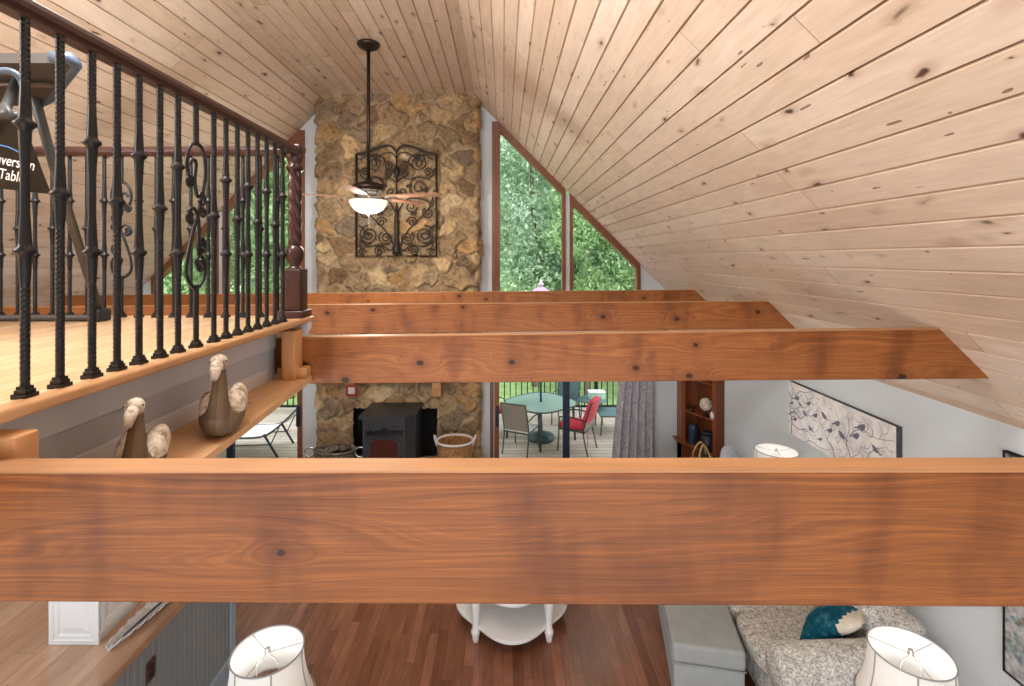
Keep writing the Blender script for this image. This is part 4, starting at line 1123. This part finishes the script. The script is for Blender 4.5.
m = MB(); vs = []; fs = []; n = 16
for sg in (-1, 1):
    b0 = len(vs)
    for i in range(n + 1):
        for j in range(n + 1):
            a = 2 * i / n - 1; b = 2 * j / n - 1; w = ((1 - a * a) * (1 - b * b)) ** .55
            sc_ = 1 - .07 * (1 - abs(a * b))
            vs.append((sg * .085 * w, a * .26 * sc_, b * .26 * sc_))
    for i in range(n):
        for j in range(n):
            q = b0 + i * (n + 1) + j; fs.append((q, q + 1, q + n + 2, q + n + 1))
corner_f = [f for f in fs if sum(1 for v in f if vs[v][2] - vs[v][1] > .3) >= 3]
m.add(vs, [f for f in fs if f not in corner_f], True, Mt); m.build('cover', M['teal'], t)
m = MB(); m.add(vs, corner_f, True, Mt); m.build('corner_patch', M['cream'], t)

def ottoman():
    near_l = Vector((1.297, 3.825, 0)); near_r = Vector((1.817, 3.727, 0))
    u = (near_r - near_l); w = u.length; rz = math.atan2(u.y, u.x)
    root = thing('storage_ottoman', 'sage grey lidded storage ottoman on the dark floor left of the loveseat', 'ottoman', near_l, rz)
    b = MB(); b.rbox((.008, .008, .02), (w - .008, 1.0, .295), .015); b.build('body', M['sage'], root)
    l = MB(); l.rbox((0, 0, .3), (w, 1.008, .45), .03); l.cushion((.03, .03, .42), (w - .03, .975, .449), .012, 10); l.build('lid', M['sage'], root)
    p = MB(); p.tube([(0.004, .004, .302), (w - .004, .004, .302), (w - .004, 1.0, .302), (.004, 1.0, .302)], .006, 6, closed=True); p.build('piping', M['sage'], root)
    for xx in (.06, w - .06):
        for yy in (.06, .94):
            f = MB(); f.box((xx - .02, yy - .02, 0), (xx + .02, yy + .02, .025)); f.build('foot', M['black'], root)
ottoman()

def coffee_table():
    c = Vector((.083, 4.76, 0))
    root = thing('coffee_table', 'round white scalloped coffee table with turned legs on the dark floor', 'coffee table', c)
    def scallop(R, a, z0, z1, name):
        n = 120; m_ = MB()
        def rad(q): return R * (1 + a * math.cos(4 * q)) if True else R
        prof = [(1, z0), (1.0, z1 - .006), (.99, z1)]
        vs = []; fs = []
        for (s, z) in [(0.0, z0), (.985, z0), (1, z0 + .006), (1, z1 - .006), (.985, z1), (0, z1)]:
            for i in range(n):
                q = 2 * PI * i / n; r = rad(q) * s; vs.append((r * math.cos(q), r * math.sin(q), z))
        for k_ in range(5):
            for i in range(n): fs.append((k_ * n + i, k_ * n + (i + 1) % n, (k_ + 1) * n + (i + 1) % n, (k_ + 1) * n + i))
        m_.add(vs, fs, True); return m_
    scallop(.49, .075, .115, .15, '').build('lower_shelf', M['white'], root)
    scallop(.49, .075, .43, .465, '').build('table_top', M['white'], root)
    for sx in (-1, 1):
        for sy in (-1, 1):
            l = MB(); l.lathe([(0, 0), (.022, 0), (.028, .02), (.034, .06), (.042, .085), (.04, .1), (.03, .11), (.028, .17), (.034, .25), (.045, .33), (.045, .37), (.032, .4), (.034, .435), (0, .435)], 16, (sx * .325, sy * .325, 0)); l.build('leg', M['white'], root)
coffee_table()

def lamp(label, x, y, ztop, r=.175, power=1.0):
    root = thing('floor_lamp', label, 'lamp', (x, y, 0))
    h = .27; z0 = ztop - h
    n = 48
    def prof(t): return r * (1.0 + .02 * t + .3 * t ** 2.2)       # bell: flares downward
    vs = []; fs = []; k_ = 14
    for i in range(k_ + 1):
        t = i / k_
        for j in range(n):
            q = 2 * PI * j / n; rr = prof(t) * (1 - .018 * abs(math.sin(3 * q)) * (0.3 + t)); vs.append((rr * math.cos(q), rr * math.sin(q), ztop - h * t))
    for i in range(k_):
        for j in range(n): fs.append((i * n + j, i * n + (j + 1) % n, (i + 1) * n + (j + 1) % n, (i + 1) * n + j))
    s = MB(); s.add(vs, fs, True); so = s.build('lamp_shade', M['shade'], root); md = so.modifiers.new('thick', 'SOLIDIFY'); md.thickness = .003
    for zz, t in ((ztop, 0), (z0, 1)):
        b = MB(); b.tube([(prof(t) * 1.003 * math.cos(q), prof(t) * 1.003 * math.sin(q), zz) for q in [2 * PI * i / 48 for i in range(48)]], .004, 6, closed=True); b.build('rim_binding', M['piping'], so)
    for i in range(6):
        q = 2 * PI * i / 6 + .0; b = MB(); b.tube([(prof(t) * 1.004 * math.cos(q), prof(t) * 1.004 * math.sin(q), ztop - h * t) for t in [j / 10 for j in range(11)]], .0035, 6); b.build('seam', M['piping'], so)
    sp = MB()
    for i in range(3):
        q = 2 * PI * i / 3 + .35; sp.tube([(0, 0, ztop - .012), (r * math.cos(q), r * math.sin(q), ztop - .004)], .002, 5)
    sp.build('spider', M['chrome'], root)
    f = MB(); f.lathe([(0, 0), (.014, 0), (.016, .012), (.009, .018), (.012, .028), (0, .034)], 14, (0, 0, ztop - .016)); f.build('finial', M['chrome'], root)
    ha = MB()
    for s_ in (-1, 1): ha.tube(catmull([(0, 0, ztop - .014), (s_ * .05, 0, ztop - .06), (s_ * .055, 0, ztop - .16), (s_ * .02, 0, z0 + .02)], 5), .0028, 5)
    ha.build('harp', M['chrome'], root)
    bu = MB(); bu.ball((0, 0, z0 + .09), (.03, .03, .045), 12, 8); bu.build('bulb', M['white'], root)
    lb = bpy.data.lights.new('lamp_bulb', 'POINT'); lb.energy = power; lb.color = (1, .99, .97); lb.shadow_soft_size = .05
    lo = bpy.data.objects.new('lamp_bulb', lb); COL.objects.link(lo); lo.location = (x, y, ztop - .09)
    p = MB(); p.lathe([(0, 0), (.13, 0), (.135, .015), (.1, .03), (.03, .045), (.016, .07), (.013, z0 - .05), (.02, z0 - .03), (.02, z0 + .045), (0, z0 + .05)], 24); p.build('stand', M['white'], root)
lamp('white bell-shaped lamp shade at lower left, beside the grey beadboard counter', -1.2, 2.55, 1.4, .172)
lamp('white bell-shaped lamp shade at lower right, in front of the tweed loveseat', 2.07, 2.54, 1.4, .178)
lamp('white lamp shade just showing over the nearest beam below the bird painting', 2.80, 5.12, 1.43, .2, .8)

def armchair():
    root = thing('armchair', 'pale blue rounded armchair in the corner by the cherry cabinet', 'armchair', (2.56, 6.42, 0), math.radians(-118))
    b = MB(); b.rbox((-.36, -.36, .08), (.36, .36, .3), .04); b.build('base', M['blue_sofa'], root)
    s = MB(); s.cushion((-.26, -.38, .3), (.26, .26, .45), .02); s.build('seat_cushion', M['blue_sofa'], root)
    s = MB(); s.rbox((-.36, .2, .28), (.36, .4, .95), .09); s.build('backrest', M['blue_sofa'], root)
    for sx in (-1, 1):
        a = MB(); a.rbox((sx * .25, -.38, .2), (sx * .4, .34, .62), .07); a.build('arm', M['blue_sofa'], root)
    for sx in (-1, 1):
        for sy in (-1, 1):
            f = MB(); f.lathe([(0, 0), (.018, 0), (.025, .09), (0, .09)], 10, (sx * .3, sy * .3, 0)); f.build('leg', M['bronze'], root)
armchair()

# ------------------------------------------------------------------ kitchen side
ZC = ZE - 2.33; XE = -2.18; YE = 4.06
root = thing('kitchen_counter', 'slate grey beadboard peninsula with wood counter under the loft', 'counter', (-2.6, 3.0, 0))
m = MB(); m.box((-4.6, 1.2, ZC - .045), (XE - .012, YE + .04, ZC)); m.build('worktop', M['counter'], root, root.location)
m = MB(); m.box((XE - .012, 1.2, ZC - .05), (XE + .004, YE + .05, ZC + .001), bev=.005); m.build('front_edge', M['counteredge'], root, root.location)
m = MB(); xb = XE - .02; bw = .052; prof = [(xb - .1, 1.25)]
yy = 1.25
while yy < YE - .01:
    prof += [(xb - .007, yy), (xb, yy + .006), (xb, yy + bw - .006), (xb - .007, yy + bw)]; yy += bw + .0005
prof += [(xb - .1, yy)]
m.prism(prof, .0, ZC - .045, 2); m.build('beadboard_panel', M['beadgrey'], root, root.location)
m = MB(); m.box((xb - .1, YE - .03, 0), (xb + .012, YE + .03, ZC - .045)); m.build('corner_post', M['base'], root, root.location)
m = MB(); m.box((-4.5, 1.3, 0), (xb - .1, YE, ZC - .045)); m.build('carcass', M['beadgrey'], root, root.location)
m = MB(); m.box((xb, 1.25, 0), (xb + .014, YE + .02, .15)); m.box((xb, 1.25, .15), (xb + .022, YE + .02, .2), bev=.004); m.build('base_moulding', M['base'], root, root.location)
p = W(150, 670, F * (-xb) / (VX - 150)); 
t = thing('wall_outlet', 'brown outlet plate on the grey beadboard', 'outlet', (xb, p.y, p.z))
m = MB(); m.box((0, -.04, -.065), (.008, .04, .065), bev=.003); m.build('plate', M['brownplate'], t)
for z in (-.025, .025):
    m = MB(); m.box((.008, -.017, z - .016), (.0105, .017, z + .016), bev=.002); m.build('socket', M['black'], t)

def white_cabinet():
    x0, x1, y0, y1 = -2.735, -2.435, 3.01, 4.0; zt = ZE - .71
    root = thing('white_cabinet', 'white raised-panel cabinet standing on the wood counter', 'cabinet', ((x0 + x1) / 2, y0, ZC))
    b = MB(); b.box((x0 + .015, y0 + .015, ZC), (x1 - .015, y1, zt)); b.build('carcass', M['white'], root, root.location)
    def frame_panel(mb, a0, a1, z0, z1, P_):
        """moulded raised panel: concentric steps; P_(a, z, out)"""
        rings = [(0, .0), (0, .016), (.025, .018), (.03, .013), (.05, .011), (.056, .006), (.07, .006), (.1, .013)]
        vs = []; fs = []
        for (ins, o_) in rings:
            vs += [P_(a0 + ins, z0 + ins, o_), P_(a1 - ins, z0 + ins, o_), P_(a1 - ins, z1 - ins, o_), P_(a0 + ins, z1 - ins, o_)]
        for i in range(len(rings) - 1):
            for j in range(4): fs.append((4 * i + j, 4 * i + (j + 1) % 4, 4 * i + 4 + (j + 1) % 4, 4 * i + 4 + j))
        k_ = len(rings) * 4; fs.append((k_ - 4, k_ - 3, k_ - 2, k_ - 1)); mb.add(vs, fs)
    e = MB(); frame_panel(e, x0, x1, ZC + .002, zt, lambda a, z, o_: (a, y0 + .015 - o_, z)); e.build('end_panel', M['white'], root, root.location)
    for (a, c) in ((y0 + .02, (y0 + y1) / 2 - .003), ((y0 + y1) / 2 + .003, y1)):
        q = MB(); frame_panel(q, a, c, ZC + .06, zt, lambda a_, z, o_: (x1 - .015 + o_, a_, z)); do = q.build('door', M['white'], root, root.location)
white_cabinet()
# long leaf tray on the counter
def leaf_tray():
    a = Vector((-2.335, 2.96, ZC)); b = Vector((-2.27, 3.72, ZC)); u = (b - a); L = u.length; rz = math.atan2(u.y, u.x)
    root = thing('leaf_tray', 'long white crinkled leaf-shaped tray lying on the wood counter', 'tray', a, rz)
    vs = []; fs = []; n, mm = 60, 12
    for i in range(n + 1):
        t = i / n; w = .062 * (math.sin(PI * min(1, t * .96 + .02)) ** .6) * (1 + .07 * math.sin(i * 2.1))
        for j in range(mm + 1):
            s = 2 * j / mm - 1
            z = .006 + .03 * s * s + .006 * math.sin(i * 1.05 + 3 * abs(s)) * abs(s)
            vs.append((L * t, w * s, z))
    for i in range(n):
        for j in range(mm): q = i * (mm + 1) + j; fs.append((q, q + 1, q + mm + 2, q + mm + 1))
    m_ = MB(); m_.add(vs, fs, True); o = m_.build('leaf_dish', M['rope'], root, fix=False); md = o.modifiers.new('thick', 'SOLIDIFY'); md.thickness = .006; md.offset = 1
    v = MB(); v.tube([(L * t, 0, .012 + .003) for t in (0.01, .3, .6, .95)], [.003, .006, .006, .002], 6); v.build('blue_vein', M['padblue'], root)
leaf_tray()

# ------------------------------------------------------------------ outdoors
ZD = -.05
m = MB(); m.box((-9, D + .14, ZD - .15), (6, 11.6, ZD)); struct(m.build('deck', M['deck']))
m = MB(); m.add([(-60, 11.0, -1.0), (60, 11.0, -1.0), (60, 80, 1.2), (-60, 80, 1.2)], [(0, 1, 2, 3)]); struct(m.build('lawn', M['lawn']))
def deck_railing():
    y = 11.3; root = thing('deck_railing', 'black metal baluster railing along the far edge of the deck', 'railing', (0, y, ZD))
    for (z, n_) in ((1.0, 'top_rail'), (.1, 'bottom_rail')):
        b = MB(); b.box((-6.2, -.025, z - .02), (5.2, .025, z + .025)); b.build(n_, M['iron'], root)
    proto = None
    for i in range(86):
        x = -5.9 + i * .129
        if proto is None:
            b = MB(); b.box((-.011, -.011, .1), (.011, .011, 1.0)); proto = b.build('baluster', M['iron'], root); proto.location = (x, 0, 0)
        else:
            c = proto.copy(); COL.objects.link(c); c.parent = root; c.location = (x, 0, 0)
    for x in (-6.15, -3.4, -.65, 2.1, 5.15):
        b = MB(); b.box((x - .04, -.04, 0), (x + .04, .04, 1.08)); b.build('post', M['iron'], root)
deck_railing()

def patio_table():
    root = thing('patio_table', 'rounded square green-tinted glass patio table with dark legs on the deck', 'table', (.72, 9.53, ZD), math.radians(40))
    n = 80; vs = []; fs = []; ol = []
    for i in range(n):
        q = 2 * PI * i / n; c, s = math.cos(q), math.sin(q); r = .60 / (abs(c) ** 3.2 + abs(s) ** 3.2) ** (1 / 3.2); ol.append((r * c, r * s))
    g = MB(); g.prism(ol, .70, .708, 2); g.build('glass_top', M['tglass'], root)
    e = MB(); e.tube([(x, y, .704) for x, y in ol], .013, 8, closed=True); e.build('rim', M['frame_gr'], root)
    for sx in (-1, 1):
        for sy in (-1, 1):
            l = MB(); l.tube([(sx * .46, sy * .46, 0), (sx * .44, sy * .44, .4), (sx * .43, sy * .43, .69)], [.02, .022, .024], 10); l.build('leg', M['frame_gr'], root)
    a = MB(); a.tube([(-.43, -.43, .66), (.43, .43, .66)], .014, 6); a.tube([(-.43, .43, .66), (.43, -.43, .66)], .014, 6); a.build('apron', M['frame_gr'], root)
patio_table()
def umbrella():
    root = thing('patio_umbrella', 'faded pink patio umbrella standing through the glass table', 'umbrella', (.72, 9.53, ZD))
    b = MB(); b.lathe([(0, 0), (.25, 0), (.26, .03), (.24, .09), (.12, .13), (.04, .15), (.035, .34), (0, .34)], 28); b.build('base', M['tealbase'], root)
    p = MB(); p.lathe([(0, .1), (.02, .1), (.02, 2.95), (0, 2.95)], 12); p.build('pole', M['doorblk'], root)
    vs = [(0, 0, 2.93)]; fs = []; n = 8; k_ = 6
    for i in range(1, k_ + 1):
        t = i / k_
        for j in range(n * 4):
            q = 2 * PI * j / (n * 4); r = 1.35 * t; sag = 1 - .06 * t * abs(math.sin(q * n / 2)); vs.append((r * math.cos(q) * sag, r * math.sin(q) * sag, 2.93 - .62 * t ** .85))
    N_ = n * 4
    for j in range(N_): fs.append((0, 1 + j, 1 + (j + 1) % N_))
    for i in range(k_ - 1):
        for j in range(N_): fs.append((1 + i * N_ + j, 1 + i * N_ + (j + 1) % N_, 1 + (i + 1) * N_ + (j + 1) % N_, 1 + (i + 1) * N_ + j))
    c = MB(); c.add(vs, fs, True); o = c.build('canopy', M['pink'], root); md = o.modifiers.new('thick', 'SOLIDIFY'); md.thickness = .006
    t = MB(); t.lathe([(0, 2.92), (.05, 2.93), (.06, 2.96), (.02, 2.99), (.03, 3.02), (0, 3.04)], 12); t.build('finial', M['white'], root)
    for j in range(8):
        q = 2 * PI * j / 8; r = MB(); r.tube([(0.02 * math.cos(q), .02 * math.sin(q), 2.88), (1.28 * math.cos(q), 1.28 * math.sin(q), 2.31)], .007, 5); r.build('rib', M['frame_gr'], root)
umbrella()

def patio_chair(label, loc, rz, mat_back, mat_seat, cush=None, group=None):
    """faces local +y; back legs at y=-.25"""
    root = thing('patio_chair', label, 'chair', loc, rz, group)
    T = .013; w = .235
    f = MB()
    for sx in (-1, 1):
        f.tube(catmull([(sx * w, -.3, 0), (sx * w, -.25, .2), (sx * w, -.22, .42), (sx * w, -.3, .7), (sx * w, -.37, .92)], 5), T, 8)
        f.tube(catmull([(sx * w, .27, 0), (sx * w, .25, .25), (sx * w, .24, .56), (sx * w, .2, .62), (sx * w, .0, .635), (sx * w, -.26, .6)], 5), T, 8)
        f.tube([(sx * w, .25, .40), (sx * w, -.22, .40)], T, 8)
    f.tube([(-w, -.37, .92), (w, -.37, .92)], T, 8); f.tube([(-w, .25, .4), (w, .25, .4)], T, 8); f.tube([(-w, -.22, .38), (w, -.22, .38)], T, 8)
    f.build('frame', M['frame_gr'], root)
    s = MB(); s.box((-w, -.23, .405), (w, .26, .415)); s.build('seat', mat_seat, root)
    b = MB(); vs = []; pr = [(-.215, .42), (-.26, .58), (-.3, .7), (-.37, .915)]
    b.prism([(y, z) for y, z in pr] + [(y - .008, z) for y, z in pr[::-1]], -w, w, 0); b.build('backrest', mat_back, root)
    if cush:
        c = MB(); c.cushion((-.225, -.2, .418), (.225, .27, .5), .015); c.build('seat_cushion', cush, root)
        c = MB(); Mt = Matrix.Translation((0, -.2, .48)) @ Matrix.Rotation(math.radians(19), 4, 'X'); c.cushion((-.22, -.03, 0), (.22, .06, .5), .02, mat=Mt); c.build('back_cushion', cush, root)
        c = MB(); c.tube([(-.1, -.24, .4), (-.1, -.25, .25), (-.09, -.24, .12)], .008, 5); c.build('tie', cush, root)
    return root
def face(v): return math.atan2(v[1], v[0]) - PI / 2
patio_chair('taupe sling patio chair nearest the door with its back to the house', (.33, 8.98, ZD), face((.43, .9)), M['sling'], M['slinglt'])
patio_chair('patio chair with red cushions at the right side of the glass table', (1.33, 9.03, ZD), face((-.86, .5)), M['sling'], M['sling'], M['red'])
patio_chair('red cushioned patio chair just peeking out left of the glass table', (-.28, 9.95, ZD), face((.86, -.35)), M['sling'], M['sling'], M['red'])
patio_chair('green-grey sling patio chair behind the glass table facing the house', (1.32, 10.5, ZD), face((-.35, -.93)), M['tealcloth'], M['tealcloth'])
t = thing('side_table', 'small round teal side table behind the red cushioned chair', 'side table', (1.82, 10.25, ZD))
m = MB(); m.lathe([(0, .54), (.3, .54), (.3, .56), (0, .56)], 28); m.build('table_top', M['tealcloth'], t)
for i in range(3):
    q = 2 * PI * i / 3 + .4; m = MB(); m.tube([(.22 * math.cos(q), .22 * math.sin(q), .54), (.26 * math.cos(q), .26 * math.sin(q), 0)], .012, 8); m.build('leg', M['frame_gr'], t)
t = thing('storage_bin', 'pale green lidded bin on the small teal side table', 'bin', (1.92, 10.28, ZD + .56))
m = MB(); m.rbox((-.16, -.1, 0), (.16, .1, .13), .02); m.build('tub', M['greenbox'], t); m = MB(); m.rbox((-.17, -.11, .13), (.17, .11, .16), .012); m.build('lid', M['slinglt'], t)
t = thing('footstool', 'low dark teal mesh footstool on the deck beside the curtain', 'footstool', (2.2, 10.0, ZD))
m = MB(); m.box((-.3, -.3, .36), (.3, .3, .375)); m.build('sling', M['tealcloth'], t)
m = MB(); m.tube([(-.3, -.3, .37), (.3, -.3, .37), (.3, .3, .37), (-.3, .3, .37)], .014, 8, closed=True); m.build('frame', M['frame_gr'], t)
for sx in (-1, 1):
    for sy in (-1, 1): m = MB(); m.tube([(sx * .28, sy * .28, .37), (sx * .3, sy * .3, 0)], .013, 8); m.build('leg', M['frame_gr'], t)

def chaise():
    root = thing('chaise_lounge', 'pale sling chaise lounge on the deck seen below the plank shelf', 'lounge chair', (-4.42, 8.98, ZD))
    y0, y1 = -.33, .33
    pts = [(-1.0, .34), (-.3, .33), (.25, .36), (.55, .55), (.95, .93)]
    s = MB(); s.prism(pts + [(x + .004, z - .012) for x, z in pts[::-1]], y0 + .02, y1 - .02, 1); s.build('sling', M['slinglt'], root)
    f = MB()
    for y in (y0, y1): f.tube(catmull([(x, y, z) for x, z in pts], 5), .017, 8)
    f.tube([(pts[0][0], y0, .34), (pts[0][0], y1, .34)], .015, 8); f.tube([(.95, y0, .93), (.95, y1, .93)], .015, 8)
    f.build('frame', M['frame_gr'], root)
    for y in (y0, y1):
        l = MB(); l.tube([(.28, y, .40), (.52, y, 0)], .02, 8); l.build('leg', M['doorblk'], root)
        l = MB(); l.tube([(-.75, y, .33), (-.85, y, 0)], .018, 8); l.build('leg', M['doorblk'], root)
        l = MB(); l.tube([(-.2, y, .2), (.4, y, .22), (.55, y, .53)], .012, 6); l.build('back_strut', M['frame_gr'], root)
chaise()

# trees beyond the deck
def tree_mesh(seed, h, rad, nleaf):
    rr = np.random.RandomState(seed)
    blobs = []
    for i in range(26):
        z = rr.uniform(.12, 1.0); k_ = math.sin(PI * min(1, .15 + .8 * z)) ; a = rr.uniform(0, 2 * PI); q = rr.uniform(0, .75) * rad * k_
        blobs.append((q * math.cos(a), q * math.sin(a), h * z, rr.uniform(.3, .6) * rad * .8))
    bl = np.array(blobs); pick = rr.randint(0, len(bl), nleaf)
    dirs = rr.normal(size=(nleaf, 3)); dirs /= np.linalg.norm(dirs, axis=1)[:, None]
    cen = bl[pick, :3] + dirs * (bl[pick, 3] * rr.uniform(.55, 1.05, nleaf))[:, None]
    sz = rr.uniform(.04, .1, nleaf)
    n = rr.normal(size=(nleaf, 3)); n[:, 2] += .5; n /= np.linalg.norm(n, axis=1)[:, None]
    u = np.cross(n, rr.normal(size=(nleaf, 3))); u /= np.linalg.norm(u, axis=1)[:, None]; v = np.cross(n, u)
    V = np.empty((nleaf * 4, 3)); 
    V[0::4] = cen - u * sz[:, None]; V[1::4] = cen - v * sz[:, None] * .5; V[2::4] = cen + u * sz[:, None]; V[3::4] = cen + v * sz[:, None] * .5
    me = bpy.data.meshes.new('foliage')
    me.vertices.add(nleaf * 4); me.vertices.foreach_set('co', V.ravel())
    me.loops.add(nleaf * 4); me.loops.foreach_set('vertex_index', np.arange(nleaf * 4))
    me.polygons.add(nleaf); me.polygons.foreach_set('loop_start', np.arange(nleaf) * 4)
    me.update(); 
    at = me.attributes.new('tone', 'FLOAT', 'POINT')
    tone = np.repeat(np.clip(rr.uniform(0, 1, nleaf) * .75 + rr.uniform(0, .3, len(bl))[pick], 0, 1), 4)
    at.data.foreach_set('value', tone.astype(np.float32))
    return me
def make_tree(seed, h, rad, nleaf, mat, label):
    root = thing('leafy_tree', label, 'tree', (0, 0, 0), 0, None)
    me = tree_mesh(seed, h, rad, nleaf); me.materials.append(mat)
    o = bpy.data.objects.new('foliage', me); COL.objects.link(o); o.parent = root; o.location = (0, 0, h * .18)
    t = MB(); t.tube(catmull([(0, 0, -1), (.1, .05, h * .3), (-.05, 0, h * .6), (.05, 0, h)], 5), [.11 - .09 * i / 15 for i in range(16)], 8)
    t.build('trunk', M['bark'], root)
    return root
TL = ['pale green leafy tree beyond the deck seen through the gable windows', 'mid green leafy tree beyond the deck seen through the gable windows', 'yellow-green leafy tree beyond the deck seen through the gable windows']
protos = [make_tree(11, 10, 2.7, 30000, M['leaf0'], TL[0]), make_tree(12, 11, 3.0, 30000, M['leaf1'], TL[1]), make_tree(13, 6.5, 2.4, 20000, M['leaf2'], TL[2])]
spots = [(0, 1.0, 16.5), (0, 3.4, 18), (1, 6.0, 19), (1, 4.0, 24), (0, -1.4, 21), (2, 2.6, 15.2), (2, 4.7, 15.6), (1, .8, 27), (1, 8.5, 26), (2, 6.6, 15.8),
         (0, -5.2, 16.5), (0, -8, 18), (1, -10.8, 19), (1, -7, 24), (0, -13.5, 20), (2, -6.4, 15.2), (2, -9.3, 15.6), (1, -3.5, 26), (1, -11.5, 27), (1, -17, 26), (1, -15, 31), (0, -4, 32), (1, 3, 33), (0, 7, 33), (1, 12, 34), (0, -9.5, 33)]
used = set(); rr = random.Random(2)
for (k_, x, y) in spots:
    if k_ in used: t = copy_tree(protos[k_])
    else: t = protos[k_]; used.add(k_)
    t.location = (x, y, -.9 + (y - 11) * .03); t.rotation_euler = (0, 0, rr.uniform(0, 6.28)); s = rr.uniform(.9, 1.15); t.scale = (s, s, s)
    t['group'] = ['pale trees beyond the deck', 'mid green trees beyond the deck', 'yellow-green trees beyond the deck'][k_]

# ------------------------------------------------------------------ light and camera
w = bpy.data.worlds.new('world'); SC.world = w; w.use_nodes = True
bg = w.node_tree.nodes['Background']; bg.inputs[0].default_value = (.93, .97, 1.0, 1); bg.inputs[1].default_value = 2.3

al = bpy.data.lights.new('rear_fill_light', 'AREA'); al.shape = 'RECTANGLE'; al.size = 7.4; al.size_y = 1.9; al.energy = 60; al.color = (.97, .985, 1)  # added fill across the rear opening, brightens the room from behind
ao = bpy.data.objects.new('rear_fill_light', al); COL.objects.link(ao); ao.location = (-1.2, YB + .03, 1.33); ao.rotation_euler = (PI / 2, 0, 0)
for nm, lc, en, sz in (('upper_fill_light', (-1.6, 1.9, ZE + 1.75), 165, .3), ('loft_fill_light', (-3.7, .7, ZE + 1.2), 110, .3), ('kitchen_fill_light', (-3.6, 2.4, 2.5), 22, .2)):  # added fill lights without fixtures: overhead, in the loft, over the kitchen
    pl = bpy.data.lights.new(nm, 'POINT'); pl.energy = en; pl.color = (.95, .975, 1); pl.shadow_soft_size = sz
    po = bpy.data.objects.new(nm, pl); COL.objects.link(po); po.location = lc
cam = bpy.data.cameras.new('camera'); co = bpy.data.objects.new('camera', cam); COL.objects.link(co)
co.location = (0, 0, ZE); co.rotation_euler = (PI / 2, 0, 0)
cam.sensor_width = 36; cam.sensor_fit = 'HORIZONTAL'; cam.lens = F / 1024 * 36
cam.shift_x = (512 - VX) / 1024; cam.shift_y = -(343 - VY) / 1024
cam.clip_start = .05; cam.clip_end = 300
SC.camera = co
SC.view_settings.view_transform = 'Standard'; SC.view_settings.look = 'None'; SC.view_settings.gamma = 1
SC.view_settings.use_curve_mapping = False; SC.view_settings.exposure = .66
SC.cycles.use_denoising = True
SC.cycles.max_bounces = 8; SC.cycles.diffuse_bounces = 5; SC.cycles.transparent_max_bounces = 12
SC.cycles.sample_clamp_indirect = 6
